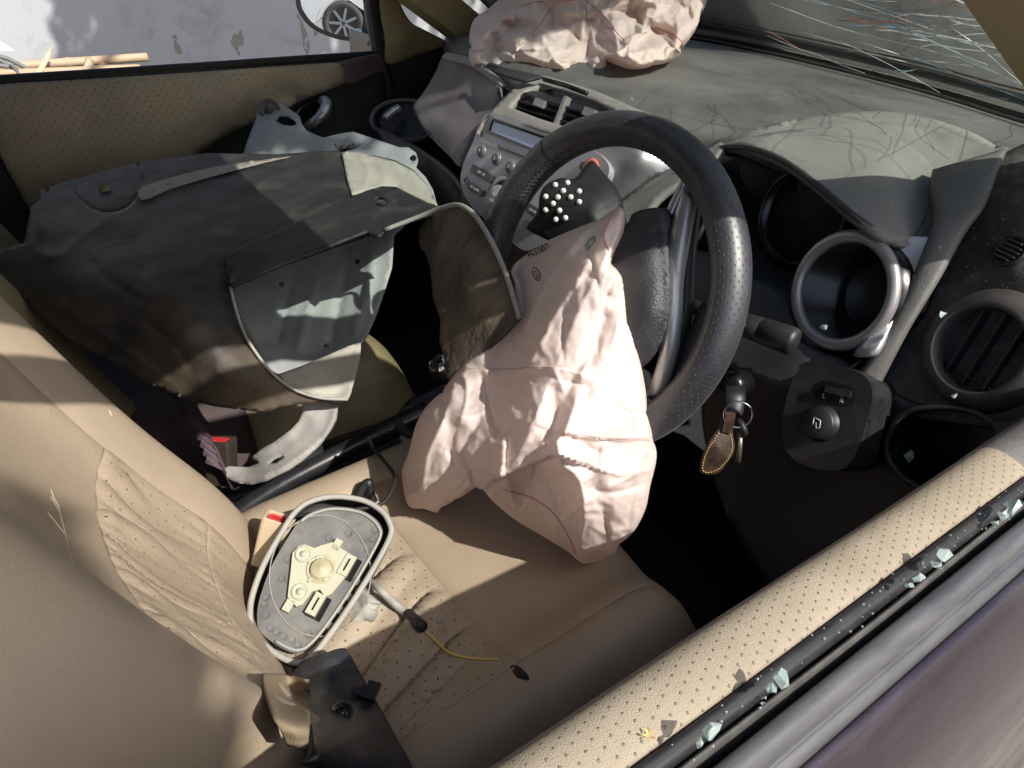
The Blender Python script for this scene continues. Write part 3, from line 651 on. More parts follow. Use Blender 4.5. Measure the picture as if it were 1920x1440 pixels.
# centre vents
VN = unit((-.90,0,.44)); VC = np.array([.238,.06,.998])
def vp(px, py, lift=0): return PL(px, py, VC, VN)+VN*lift
sheet('vent_cap', [(893,250),(915,215),(945,182),(985,150),(1010,141),(1050,150),(1120,172),(1185,200),(1240,225),(1210,262),(1160,262),(1090,262),(1000,240),(940,220),(912,222)],
  [(893,250,1.262),(915,215,1.255),(985,150,1.275),(1010,141,1.285),(1120,172,1.19),(1185,200,1.13),(1240,225,1.08),(1210,262,1.03),(1090,262,1.095),(1000,240,1.17),(940,220,1.235)],
  M_cap, D, th=.012, step=6, holes=[[(956,201),(968,185),(990,168),(1012,161),(1060,170),(1110,186),(1150,203),(1160,222),(1120,250),(1068,240),(1010,222)]])
prism('vent_recess', [vp(*q,-.03) for q in [(945,205),(985,160),(1012,152),(1160,195),(1175,225),(1120,262),(1060,248)]], VN, .01, M_gauge, D)
vu = unit(vp(1060,240)-vp(960,200)); vv = np.cross(VN, vu)
for j, (a, b) in enumerate([((985,171),(1120,212)),((972,183),(1118,224)),((963,194),(1100,234)),((958,203),(1075,241))]):
    A_, B_ = vp(*a,-.006), vp(*b,-.006); c_ = (A_+B_)/2; u_ = unit(B_-A_); n_ = unit(VN*.85+np.array([0,0,.5]))
    box('slat', c_, (np.linalg.norm(B_-A_)/2,.0012,.011), (u_, np.cross(unit(VN*.9+np.array([0,0,-.45])),u_), unit(VN*.9+np.array([0,0,-.45]))), M_black, D, bevel=.0006)
A_, B_ = vp(1068,184,.004), vp(1046,240,.004); box('vent_divider', (A_+B_)/2, (.003, np.linalg.norm(B_-A_)/2, .006), (unit(np.cross(unit(B_-A_),VN)), unit(B_-A_), VN), M_ringgrey, D, bevel=.002)
for q in ((1017,196),(1110,214)): box('vent_slider', vp(*q,.004), (.012,.006,.005), (vu, vv, VN), M_ringgrey, D, bevel=.002)
tube('cap_slot', [T(1020,149,1.252),T(1060,160,1.218),T(1100,175,1.18)], .004, M_gauge, D, 6)
# radio
RN = unit((-.942,0,.336)); RC = np.array([.185,.05,.955])
def rp(px, py, lift=0): return PL(px, py, RC, RN)+RN*lift
RU = unit(np.array([0,-1.0,0])); RV = unit(np.cross(RN, RU))
fas = prism('radio_fascia', [rp(*q) for q in catmull([(918,212),(960,222),(1030,248),(1100,276),(1135,300),(1140,330),(1100,385),(1040,440),(990,470),(955,450),(920,420),(882,384),(864,345),(868,310),(885,270),(900,232)],5,True)], RN, .05, M_radio, D, bevel=.004)
prism('display_surround', [rp(*q,.0025) for q in [(921,219),(1046,262),(1040,300),(912,250)]], RN, .004, mat('display_bezel',(.22,.21,.20),.5,dust=.5,dustcol=(.36,.33,.28)), fas, bevel=.001)
prism('display', [rp(*q,.0035) for q in [(930,226),(1036,263),(1030,291),(922,246)]], RN, .002, mat('lcd_blue_grey',(.42,.50,.70),.15), fas)
tube('display_shadow_gap', [rp(*q,.0036) for q in [(922,246),(928,226),(1036,263)]], .0022, M_gauge, fas, 6)
prism('disc_slot', [rp(*q,.0008) for q in [(934,274),(1012,303),(1011,308),(934,279)]], RN, .002, M_gauge, fas)
prism('disc_lip', [rp(*q,.001) for q in [(902,258),(906,258),(936,271),(934,278),(902,266)]], RN, .002, M_ringgrey, fas)
M_btn = mat('dark_radio_button', (.075,.07,.072), .45, dust=.4, dustcol=(.22,.21,.19), dscale=60)
for (q, s) in (((904,284),'1'),((932,298),'2'),((958,314),'3'),((985,330),'4')):
    lathe('button_rim', rp(*q), RN, [(.0105,0),(.0108,.002),(.0085,.003)], M_ringgrey, fas, 20)
    b_ = lathe('preset_button', rp(*q), RN, [(.0085,0),(.0085,.0045),(.006,.006),(0,.006)], M_btn, fas, 20)
    text('numeral', s, rp(*q,.0062), RU, RV, .008, M_label, b_)
def pill(nm, a, b, hw, par, s=None):
    A_, B_ = rp(*a), rp(*b); u_ = unit(B_-A_); v_ = np.cross(RN,u_); L_ = np.linalg.norm(B_-A_)/2; c_ = (A_+B_)/2
    o = prism(nm, [c_+RN*.004+u_*x+v_*y for x, y in rrect(L_,hw,hw*.95)], RN, .005, M_btn, par, bevel=.0012)
    if s: text('lettering', s, c_+RN*.0042, u_, v_, .0055, M_label, o)
pill('tuning_bar', (886,315), (926,338), .0075, fas, 'SKIP  CH'); pill('folder_bar', (879,346), (908,364), .0065, fas, 'RPT SCAN')
lathe('aux_socket', rp(873,339), RN, [(.0068,0),(.0068,.002),(.005,.002),(.004,-.001),(0,-.001)], M_ringgrey, fas, 16)
kc = rp(944,376)
lathe('knob_ring', kc, RN, [(.041,0),(.041,.004),(.038,.007),(.026,.006),(.025,.003)], mat('chrome_dark',(.20,.20,.21),.2,metal=.8), fas, 36)
kb = lathe('volume_knob', kc, RN, [(.022,0),(.022,.016),(.020,.019),(0,.0195)], M_radio, fas, 32)
text('lettering', 'VOL', kc+RN*.0198+RV*.005, RU, RV, .0085, M_label, kb); text('lettering', 'SELECT', kc+RN*.0198-RV*.005, RU, RV, .006, M_label, kb)
pill('clock_button', (990,388), (1014,404), .0075, fas, 'CLOCK'); pill('source_button', (985,418), (1006,432), .006, fas, 'AM'); pill('disc_button',(1090,310),(1118,322),.006,fas,'CD')
lathe('hazard_button', rp(1108,318), RN, [(.016,0),(.016,.003),(.012,.006),(0,.006)], mat('hazard_red',(.55,.16,.13),.35), D, 24)
sheet('lower_stack', [(870,350),(905,410),(960,458),(1010,480),(1020,560),(960,560),(900,500),(868,420)], [(870,350,1.30),(960,458,1.26),(1010,480,1.22),(1020,560,1.25),(960,560,1.28),(868,420,1.33)], M_plum, D, th=.02)
# silver trim beside the cluster
sheet('silver_trim', [(1098,268),(1140,262),(1200,252),(1262,262),(1290,292),(1262,318),(1215,340),(1180,380),(1150,372),(1120,300)],
  [(1098,268,1.10),(1140,275,1.07),(1262,262,1.05),(1290,292,1.04),(1215,335,1.05),(1180,380,1.07),(1130,330,1.075),(1200,295,1.035)], M_silver, D, th=.01, step=8)
sheet('cluster_rim', [(1150,400),(1172,370),(1215,338),(1268,306),(1345,268),(1352,285),(1290,330),(1235,372),(1185,430)], [(1150,400,1.05),(1215,338,1.05),(1268,306,1.045),(1345,268,1.04),(1352,285,1.0),(1235,372,1.0),(1185,430,1.0)], M_hood, D, th=.008, step=7)
# cluster back and three gauges
CN = unit((-.96,0,.26))
cl = sheet('cluster_panel', [(1180,420),(1240,350),(1330,290),(1400,274),(1480,300),(1580,380),(1700,450),(1740,460),(1690,560),(1600,690),(1500,700),(1400,640),(1250,560)],
  [(1180,420,1.10),(1240,350,1.12),(1330,290,1.10),(1400,274,1.08),(1480,300,1.05),(1580,380,.97),(1700,450,.845),(1690,560,.83),(1600,690,.845),(1500,700,.88),(1400,640,.94),(1250,560,1.06),(1500,420,1.02)], M_gauge, D, th=.01, step=16)
for q, t_, r in (((1268,402),1.035,.055),((1505,408),.975,.060)):
    c_ = T(*q,t_); lathe('gauge', c_, CN, [(r,-.02),(r,.004),(r*.93,.006),(r*.93,-.012),(0,-.012)], M_gauge, D, 40)
    lathe('gauge_lens', c_, CN, [(r*.925,-.009),(0,-.009)], mat('matt_lens',(.010,.010,.011),.4), D, 40)
    tube('gauge_ring', [c_+CN*.006+r*.985*(math.cos(a)*frame(CN)[0]+math.sin(a)*frame(CN)[1]) for a in np.linspace(0,2*math.pi,49)[:-1]], .0035, M_silver if q[0] < 1300 else M_gauge, D, 6, closed=True)
# right hand pod
RCN = unit((-.95,.16,.27)); rc = AT(1580,545,'x',.195)
ru, rv, _ = frame(RCN)
lathe('pod_tube', rc, RCN, [(.064,-.075),(.064,.0),(.0545,.001),(.0525,-.07),(0,-.07)], M_gauge, D, 44)
tube('pod_ring', [rc+.059*(math.cos(a)*ru+math.sin(a)*rv) for a in np.linspace(0,2*math.pi,65)[:-1]], .0070, M_ringgrey, D, 10, closed=True)
lathe('pod_gauge', rc-RCN*.055+ru*.004, RCN, [(.036,0),(.036,.006),(.033,.006),(.033,.002),(0,.002)], M_black, D, 36)
sheet('pod_surround', [(1645,448),(1690,443),(1725,444),(1745,452),(1715,525),(1672,605),(1638,662),(1600,664),(1645,608),(1668,560),(1679,510),(1670,475)],
  [(1640,450,.815),(1722,446,.792),(1738,456,.788),(1655,600,.795),(1610,655,.80),(1590,660,.82),(1670,520,.806)], mat('bright_silver_trim',(.55,.56,.57),.28,metal=.55,dust=.2,dustcol=(.5,.48,.44)), D, th=.008, step=7)
sheet('column_panel', [(1320,560),(1400,520),(1480,560),(1500,640),(1590,680),(1570,720),(1480,730),(1400,700),(1330,660)], [(1320,560,.95),(1480,560,.90),(1500,640,.86),(1590,680,.83),(1480,730,.86),(1330,660,.94)], M_dashdark, D, th=.01, step=12)
# visor over the cluster: back shell and front lip
vis = [(1338,272,1.05),(1345,262,1.06),(1480,226,1.01),(1640,207,.97),(1790,235,.915),(1880,290,.845),(1885,335,.825),(1800,380,.815),(1740,440,.812),(1690,447,.795),(1400,276,.965),(1560,362,.83),(1650,300,.86),(1550,240,.955)]
hood = sheet('cluster_visor', [(1338,276),(1360,256),(1480,226),(1560,213),(1640,208),(1720,216),(1790,236),(1850,262),(1888,296),(1880,345),(1800,385),(1745,450),(1700,458),(1650,440),(1590,396),(1520,338),(1460,297),(1400,276)], vis, M_hood, D, th=.008, step=9,
  creases=[('soft',[(1480,255),(1600,228),(1700,235),(1780,275)],-.006,12)])
lip = [(x,y,t_-float(np.interp(x,[1340,1400,1620,1720,1760],[.004,.014,.013,.004,-.004]))) for x,y,t_ in vis]
visor = sheet('visor_lip', [(1346,276),(1400,258),(1480,244),(1560,239),(1640,247),(1700,270),(1745,308),(1752,350),(1730,420),(1700,449),(1655,441),(1592,396),(1522,338),(1462,297),(1402,276)], lip, M_hood, D, th=.01, step=8)
vlb = rbf(lip)
tube('visor_edge', [T(x,y,float(vlb(np.array([[x,y]]))[0])+.004) for x,y in catmull([(1348,277),(1402,277),(1462,298),(1522,339),(1592,397),(1640,432)],8)], [.002]+[.0038]*38+[.003,.002], M_dashdark, D, 8)
# rib that runs down the right of the cluster
def ribrow(l, r, tl, tr, bulge=.012):
    a, b = np.array(l, float), np.array(r, float); return [T(*a,tl+.02),T(*(a*.93+b*.07),tl),T(*(a+b)/2,(tl+tr)/2-bulge*.4),T(*(a*.07+b*.93),tr),T(*b,tr+.02)]
patch('side_rib', [ribrow((1748,318),(1892,276),.815,.81),ribrow((1742,352),(1872,322),.80,.785),ribrow((1748,400),(1848,385),.785,.770),ribrow((1736,452),(1810,440),.782,.770),ribrow((1697,545),(1765,520),.785,.770),ribrow((1640,655),(1705,620),.795,.78),ribrow((1580,735),(1650,725),.815,.80)], M_grain, D, .012, 7)
# outer end of the dash with the two round vents
endc = [(1880,290,.82),(1960,250,.82),(2050,300,.77),(2060,700,.68),(1960,760,.70),(1880,800,.73),(1700,780,.80),(1650,735,.825),(1700,620,.82),(1800,440,.81),(1890,470,.75),(1830,650,.76),(1760,700,.785)]
end = sheet('dash_end', [(1855,330),(1880,290),(1960,262),(2060,300),(2080,700),(1960,770),(1880,800),(1780,790),(1700,775),(1648,728),(1690,640),(1750,530),(1800,440)], endc, mat('speckled_dash_end',(.040,.036,.033),.6,dust=.5,dustcol=(.12,.11,.095),dscale=60,dlo=.5,dhi=.62,bump=1,bscale=420,bdist=.0005), D, th=.012, step=12)
eb = bvh_of(end)
VN2 = unit((-.80,.28,.53)); u2, v2, _ = frame(VN2)
c_ = hit(eb,1893,470,.004); sv_ = lathe('small_vent', c_, VN2, [(.0155,-.004),(.0165,.001),(.0135,.002),(.0125,-.010),(0,-.010)], M_black, D, 28)
for k in range(5): box('slat', c_+v2*(.0046*(k-2))+VN2*.0, (.0122*math.sqrt(1-((k-2)/2.7)**2),.0007,.004), (u2,v2,VN2), M_dashdark, sv_)
VN3 = unit((-.93,.14,.34)); u3, v3, _ = frame(VN3); c_ = T(1838,655,.738)
bv = lathe('large_vent', c_, VN3, [(.062,-.05),(.062,-.016),(.055,.002),(.046,.006),(.0425,.006),(.0405,-.008),(.0405,-.04),(0,-.04)], mat('vent_bezel',(.040,.037,.036),.5,dust=.35,dustcol=(.11,.10,.09),dscale=25,bump=.5,bscale=450,bdist=.0004), D, 48)
for k in (-1,0,1): box('vane', c_+u3*(.020*k)-VN3*.014, (.0014,.038*math.sqrt(1-(k*.45)**2),.009), (unit(u3*.9+VN3*.4*0),v3,VN3), M_black, bv, bevel=.0008)
tube('vane_link', [c_+u3*s*.034-v3*.030-VN3*.010 for s in (-1,0,1)], .0018, M_black, bv, 6)
# switch block for the door mirrors
BN = unit((-.90,-.02,.42)); bc = T(1552,775,.79); bu, bv_, _ = frame(BN)
sp = [(-.045,.030),(-.030,.048),(.012,.050),(.036,.036),(.040,.0),(.036,-.040),(.020,-.056),(-.018,-.058),(-.040,-.040),(-.047,-.005)]
u_, v_ = unit(T(1630,790,.79)-T(1500,760,.79)), None; u_ = unit(u_-BN*(u_@BN)); v_ = np.cross(BN,u_)
blk = prism('switch_block', [bc+u_*x+v_*y for x, y in catmull([(a,b) for a,b in sp],4,True)], BN, .075, M_black, D, bevel=.006, seg=3)
kn = lathe('mirror_dial', bc+u_*-.004-v_*.012+BN*.0, BN, [(.0195,-.002),(.0195,.001),(.0175,.002),(.0172,.009),(.0155,.011),(0,.011)], M_black, blk, 32)
tube('mirror_symbol', [bc+u_*(-.004+x)+v_*(-.012+y)+BN*.0113 for x, y in ((-.004,.005),(.0035,.003),(.0045,-.004),(.001,-.0055),(-.0005,.000),(-.003,-.003),(-.004,.005))], .0005, M_label, blk, 4)
prism('selector_slot', [bc+u_*(.002+x)+v_*(.022+y)+BN*.001 for x, y in rrect(.021,.0105,.008)], BN, .002, M_gauge, blk)
box('selector', bc+u_*.006+v_*.0245+BN*.003, (.013,.0035,.003), (u_,v_,BN), M_black, blk, bevel=.001)
text('lettering', 'L', bc+u_*-.008+v_*.0165+BN*.0014, u_, v_, .007, M_label, blk); text('lettering', 'R', bc+u_*.011+v_*.0165+BN*.0014, u_, v_, .007, M_label, blk)
# pocket and knee panel
M_pocket = mat('blue_black_plastic',(.013,.0135,.017),.5,dust=.2,dustcol=(.05,.05,.05),dscale=40)
pk = [(1662,835),(1680,790),(1715,768),(1790,765),(1850,785),(1870,830),(1820,880),(1760,925),(1700,900),(1668,865)]
sheet('knee_panel', [(1330,700),(1420,690),(1500,720),(1560,735),(1650,735),(1720,760),(1880,790),(1980,760),(2000,900),(1880,980),(1700,1120),(1500,1150),(1380,1000),(1320,820)],
  [(1330,700,.95),(1500,720,.87),(1650,735,.815),(1880,790,.715),(1980,760,.68),(2000,900,.66),(1880,980,.72),(1700,1120,.80),(1500,1150,.90),(1380,1000,.97),(1320,820,.99),(1600,860,.86),(1780,860,.76)], M_pocket, D, th=.01, step=14, holes=[pk])
pw = [T(x,y,t_) for (x,y),t_ in zip(pk,[.80,.79,.775,.75,.73,.72,.735,.76,.785,.80])]; pc_ = np.mean(pw,axis=0); inn = unit((.9,.0,-.25))
VVp = pw+[pc_+(p-pc_)*.8+inn*.10 for p in pw]; k = len(pw)
mesh('pocket_tray', VVp, [(i,(i+1)%k,k+(i+1)%k,k+i) for i in range(k)]+[tuple(range(2*k-1,k-1,-1))], M_gauge, D, smooth=False)
tube('pocket_rim', catmull(pw,5,True), .003, M_pocket, D, 6, closed=True)
# steering column, stalk and ignition
CLc = np.array([-.0332,-.352,.9227]); WNn = np.array([-math.cos(.340)*math.cos(-.0767), math.cos(.340)*math.sin(-.0767), math.sin(.340)])
lathe('column_shroud', CLc-WNn*.20, WNn, [(.06,-.06),(.058,.02),(.050,.09),(.046,.13),(0,.13)], M_black, D, 24)
ca, cb_ = np.array([.045,-.400,.905]), T(1492,642,.752); cd_ = unit(cb_-ca); L_ = np.linalg.norm(cb_-ca)
st = lathe('indicator_stalk', ca, cd_, [(.008,0),(.009,L_*.35),(.0105,L_*.42),(.0125,L_*.62),(.0132,L_*.72),(.0128,L_*.725),(.0128,L_*.74),(.0136,L_*.745),(.0142,L_*.97),(.0128,L_),(0,L_+.0005)], M_black, D, 24)
nb_ = np.array(ray(1440,590)); nb_ = unit(-nb_+cd_*(nb_@cd_)); sc_ = ca+cd_*L_*.60+nb_*.0129; sx = np.cross(cd_, nb_)
tubes('lamp_symbol', [[sc_+cd_*(x*.001)+sx*(y*.001) for x, y in pl] for pl in ([(-6,0),(-3,3),(-3,1),(-.5,1),(-.5,-1),(-3,-1),(-3,-3),(-6,0)],[(6,0),(3,3),(3,1),(.5,1),(.5,-1),(3,-1),(3,-3),(6,0)])], .0004, M_label, st, 4)
lathe('ignition_lock', T(1368,722,.815), unit((-.9,-.1,.3)), [(.015,-.03),(.015,.0),(.011,.004),(0,.004)], M_gauge, D, 24)
# ------------------------------------------------------------------ steering wheel
SW = thing('steering_wheel', CLc, 'black perforated leather steering wheel with silver spoke trim', 'steering wheel')
WU = unit(np.cross(WNn,(0,0,1.))); WV = np.cross(WU, WNn)     # WU points to the left of the car, WV up the wheel
def wp(px, py, lift=0): return PL(px, py, CLc, WNn)+WNn*lift
M_wheel = mat('perforated_black_leather', (.016,.017,.022), .42, col2=(.022,.023,.029), scale=30, bump=.25, bscale=700, bdist=.0004, perf=('uv',.0058,.16,.8,.785), spec=.8, dust=.1, dustcol=(.12,.115,.11), dscale=40, sheen=.06)
def rim(a0, a1, rr, R_=.1625, n=120, seg=22, sq=1.12):
    P = []
    for a in np.linspace(a0,a1,n):
        d = math.cos(a)*WU+math.sin(a)*WV
        P.append([CLc+d*(R_+rr*math.cos(b))+WNn*(rr*sq*math.sin(b)) for b in np.linspace(0,-2*math.pi,seg)])
    return np.array(P)
gridmesh('rim', rim(math.radians(18),math.radians(378),.0180), M_wheel, SW)
gridmesh('seam_band', rim(math.radians(45.2),math.radians(46.0),.0183,n=3), M_blackr, SW)
M_thread2 = mat('worn_grey_thread', (.07,.062,.055), .8)
zz = []
for k in range(150):
    a = math.radians(-60+k*2.2); d = math.cos(a)*WU+math.sin(a)*WV; d2 = math.cos(a+.016)*WU+math.sin(a+.016)*WV
    for b1, b2 in ((2.55,2.95),(2.95,2.55)):
        dd, de = (d,d2) if b1 < b2 else (d2, math.cos(a+.032)*WU+math.sin(a+.032)*WV)
        zz.append([CLc+dd*(.1625+.0183*math.cos(b1))+WNn*.0205*math.sin(b1), CLc+de*(.1625+.0183*math.cos(b2))+WNn*.0205*math.sin(b2)])
tubes('lacing', [np.array([p[0],(p[0]+p[1])/2,p[1]]) for p in zz], .0007, M_thread2, SW, 4)
M_pad = mat('grained_hub_leather', (.026,.027,.032), .5, bump=1.3, bscale=420, bdist=.0008, dust=.2, dustcol=(.11,.105,.10), dscale=25)
padpx = [(1172,420),(1185,402),(1205,393),(1238,392),(1246,430),(1254,500),(1256,570),(1245,625),(1228,665),(1190,700),(1140,720),(1080,690),(1020,600),(1010,520),(1060,450),(1120,420)]
rw = rbf([(x,y,pj(wp(x,y))[2]) for x,y in ((900,300),(1300,300),(1400,800),(900,800),(1100,550),(1250,450))])
sheet('hub_pad', padpx, [(x,y,float(rw(np.array([[x,y]]))[0])-.030+(.012 if i%1==0 else 0)) for i,(x,y) in enumerate(padpx)]+[(x,y,float(rw(np.array([[x,y]]))[0])-.036) for x,y in ((1210,480),(1220,580),(1150,560),(1190,640),(1100,520))], M_pad, SW, th=.035, step=9,
  creases=[('ridge',[(1168,470),(1185,455),(1210,440),(1246,432)],-.004,5,1),('ridge',[(1228,400),(1240,480),(1244,570),(1230,640)],-.003,4,1)])
def bar(name, rows, m, th=.012):   # rows: (left px, right px, lift)
    P = [[wp(*a,l-.006), wp(*((np.array(a)*.75+np.array(b)*.25)),l), wp(*((np.array(a)*.25+np.array(b)*.75)),l), wp(*b,l-.008)] for a,b,l in rows]
    R_ = np.array([catmull(r,3) for r in P]); R_ = np.stack([catmull(R_[:,j],6) for j in range(R_.shape[1])],1)
    return gridmesh(name, R_, m, SW, th)
bar('spoke_trim', [((1277,350),(1303,372),.002),((1262,420),(1297,440),.008),((1256,500),(1288,520),.012),((1250,580),(1284,590),.012),((1240,650),(1272,660),.008),((1222,705),(1252,715),.004),((1200,745),(1240,742),.0)], M_silver)
bar('spoke_trim', [((1268,330),(1284,345),-.006),((1245,380),(1263,395),-.004),((1235,420),(1250,432),-.002)], M_silver)
bar('spoke_web', [((1240,380),(1300,360),-.010),((1246,460),(1290,470),-.008),((1250,560),(1284,580),-.008),((1232,650),(1262,665),-.010),((1200,730),(1245,740),-.010)], M_black)
bar('spoke_web', [((1300,560),(1318,620),-.012),((1280,600),(1312,660),-.012),((1240,690),(1290,700),-.01),((1215,735),(1260,735),-.008)], M_pad)
bar('spoke_trim', [((935,520),(960,500),-.004),((985,540),(1000,515),.0),((1040,560),(1050,530),.002)], M_silver)
# black studded holder between wheel and radio
HL = thing('studded_holder', T(1070,420,1.0), 'black pad with thirteen white round studs seen inside the wheel', 'holder')
hd = sheet('pad', [(1008,398),(1012,366),(1024,346),(1050,334),(1078,334),(1108,301),(1130,322),(1158,356),(1170,395),(1172,430),(1120,450),(1060,460),(1005,440),(988,425)],
  [(1012,366,1.00),(1108,301,1.02),(1170,400,.985),(1060,460,1.0),(988,425,1.03),(1060,380,.985),(1120,380,.975)], mat('matt_black_pad',(.008,.008,.009),.6,bump=.3,bscale=300), HL, th=.02, step=9,
  creases=[('ridge',[(1098,395),(1120,420),(1080,450)],.006,10)])
hb = bvh_of(hd)
for x, y in ((1041,345),(1064,341),(1056,356),(1086,357),(1023,367),(1046,368),(1070,368),(1086,377),(1037,380),(1023,392),(1049,393),(1042,410),(1060,407)):
    lathe('stud', hit(hb,x,y+2), unit(-ray(x,y)+np.array([0,0,.2])), [(.0036,-.001),(.0037,.002),(.0028,.0042),(.0012,.0052),(0,.0054)], M_white, HL, 12)
# ------------------------------------------------------------------ driver's door (nearest the viewer)
DD = thing('driver_door', (-.1,-.77,.30), 'purple grey car door with beige dimpled sill trim, nearest the viewer', 'car door')
xs = np.linspace(-.80,.60,57)
def belt(x): return .967-.010*(x+.3)
def prof(name, pts, m, x0=-.8, x1=.6, th=0, n=70, wob=0, k=5):
    """pts: (y, z relative to the belt)"""
    c_ = catmull(pts, k); P = [[(x, y+wob*math.sin(x*21+y*90), belt(x)+z+wob*math.sin(x*13)) for y, z in c_] for x in np.linspace(x0,x1,n)]
    return gridmesh(name, P, m, DD, th)
prof('sill_trim', [(-.735,-.20),(-.739,-.09),(-.7445,-.028),(-.7515,-.008),(-.760,-.0005),(-.772,.0),(-.783,-.004),(-.7845,-.010)], M_cloth_near, -.8, -.035, wob=.0003)
prof('sill_trim_front', [(-.725,-.20),(-.735,-.09),(-.742,-.030),(-.750,-.011),(-.760,-.004),(-.772,-.003),(-.7835,-.007),(-.7845,-.014)], mat('grey_sill_plastic',(.10,.095,.092),.6,dust=.5,dustcol=(.2,.19,.17),bump=.8,bscale=400), -.035, .6)
prof('inner_seal', [(-.784,-.012),(-.786,-.005),(-.790,-.0045),(-.7935,-.009),(-.7945,-.03)], M_blackr)
prof('seal_lip', [(-.7935,-.016),(-.796,-.0085),(-.7985,-.010),(-.799,-.03)], mat('grey_seal_lip',(.05,.048,.046),.8,dust=.6,dustcol=(.14,.13,.11),dscale=50), wob=.0005)
prof('window_slot', [(-.7985,-.026),(-.8005,-.030),(-.803,-.024)], M_gauge)
prof('belt_moulding', [(-.8025,-.024),(-.8035,-.009),(-.806,-.0055),(-.811,-.0065),(-.8145,-.0105),(-.8155,-.0145),(-.8175,-.0155),(-.8205,-.0185),(-.8215,-.0245)], M_mould)
prof('outer_skin', [(-.821,-.023),(-.8225,-.0215),(-.827,-.0245),(-.834,-.036),(-.845,-.07),(-.853,-.12),(-.855,-.18),(-.852,-.30),(-.85,-.42),(-.855,-.48),(-.848,-.60)], M_paint, k=8)
prof('inner_panel', [(-.735,-.19),(-.730,-.30),(-.700,-.34),(-.690,-.38),(-.72,-.46),(-.73,-.62)], M_doorplas)
for s_, par in ((-1,DD),):
    fp = catmull([(.57,s_*.765,.965),(.27,s_*.735,1.158),(.01,s_*.700,1.297),(-.12,s_*.687,1.330),(-.30,s_*.682,1.338),(-.60,s_*.685,1.340),(-.80,s_*.69,1.33),(-.84,s_*.70,1.25),(-.84,s_*.77,.95)],8)
    tube('window_frame', fp, .021, M_blackr, par, 8)
box('door_end', (-.80,-.79,.66), (.004,.05,.28), AXW, M_paint, DD)
# ------------------------------------------------------------------ passenger's door (far side)
PD = thing('passenger_door', (-.1,.77,.30), 'far car door with olive dimpled trim, dark panel and wing mirror', 'car door')
def ysheet(name, outline, y, m, parent, extra=(), **k):
    return sheet(name, outline, [(a,b,tAT(a,b,'y',y)) for a,b in outline]+[(a,b,tAT(a,b,'y',yy)) for a,b,yy in extra], m, parent, **k)
ysheet('door_panel', [(-120,175),(0,152),(350,131),(690,110),(722,118),(724,200),(722,330),(690,560),(400,640),(-150,640)], .735, M_doorplas, PD, th=.02, step=22, curve=False)
ysheet('dimpled_trim', [(-110,170),(0,158),(200,146),(400,133),(600,119),(640,118),(648,128),(647,152),(638,160),(560,190),(490,224),(430,252),(370,290),(330,330),(280,400),(240,430),(90,430),(60,400),(20,330),(-20,270),(-120,220)], .722, M_cloth_door, PD,
  extra=[(x,y0+70,.697) for x,y0 in ((0,158),(150,149),(300,140),(450,131),(560,124))]+[(100,300,.700),(250,330,.702),(150,380,.705),(520,145,.704),(600,140,.708),(620,130,.71),(520,185,.708),(560,170,.708),(460,190,.698),(400,230,.70)], th=.012, step=13)
tube('belt_seal', [AT(x,y,'y',.745) for x,y in catmull([(-150,161),(0,151),(350,128),(560,113),(700,104)],6)], .010, M_blackr, PD, 8)
tube('outer_seal', [AT(x,y,'y',.775) for x,y in catmull([(-150,162),(0,152),(350,131),(560,116),(700,106)],6)], .006, mat('plum_seal',(.05,.04,.05),.5), PD, 8)
ysheet('sill_end', [(640,118),(690,106),(716,104),(722,130),(700,142),(650,160),(648,130)], .718, mat('plum_sill',(.075,.045,.058),.5,dust=.3), PD, th=.01, step=7)
box('outer_skin', (-.05,.815,.62), (.72,.02,.33), AXW, M_paint, PD, bevel=.02)
tube('door_handle', catmull([T(604,188,1.60),T(612,195,1.585),T(606,213,1.575),T(588,231,1.58),T(575,238,1.60)],5), [.009,.011,.012,.012,.012,.012,.012,.012,.012,.012,.012,.012,.011,.011,.011,.011,.011,.010,.010,.009,.008], M_silver, PD, 10)
ysheet('handle_recess', [(560,200),(600,182),(618,184),(616,212),(590,240),(560,245),(545,228)], .728, M_gauge, PD, th=.006, step=7)
tube('window_frame', catmull([AT(714,106,'y',.755),AT(700,20,'y',.752),AT(690,-40,'y',.748),(.10,.725,1.20),(-.05,.700,1.290),(-.17,.685,1.325),(-.60,.685,1.340),(-.80,.69,1.33),(-.84,.77,.95)],8), .018, M_blackr, PD, 8)
# wing mirror
mc = AT(636,20,'y',.93); MN = unit(np.array([-.868,-.496,.034])); mu = unit(np.cross((0,0,1),MN)); mv = np.cross(MN,mu)
def mp_(px, py, l=0): return PL(px, py, mc, MN)+MN*l
mout = [(560,-60),(556,0),(566,30),(590,55),(630,72),(664,77),(682,70),(690,50),(692,10),(690,-60),(660,-90),(600,-90)]
mir = prism('mirror_housing', [mp_(*q,.004) for q in catmull(mout,5,True)], MN, .075, mat('mirror_housing_black',(.012,.013,.018),.3,coat=.3), PD, bevel=.012, seg=3)
gl_in = [(569,-60),(566,0),(576,27),(597,49),(632,64),(661,68),(676,62),(682,45),(684,8),(682,-60),(655,-82),(605,-82)]
def mirrormat():
    m = bpy.data.materials.new('mirror_glass'); m.use_nodes = True; p = m.node_tree.nodes['Principled BSDF']; p.inputs['Metallic'].default_value = 1; p.inputs['Roughness'].default_value = .01; p.inputs['Base Color'].default_value = (.82,.84,.85,1); return m
prism('mirror_glass', [mp_(*q,.0052) for q in catmull(gl_in,5,True)], MN, .003, mirrormat(), mir)
box('mirror_foot', AT(706,86,'y',.83), (.035,.07,.03), AXW, mat('mirror_housing_black',(.02,.02,.02)), PD, bevel=.01)
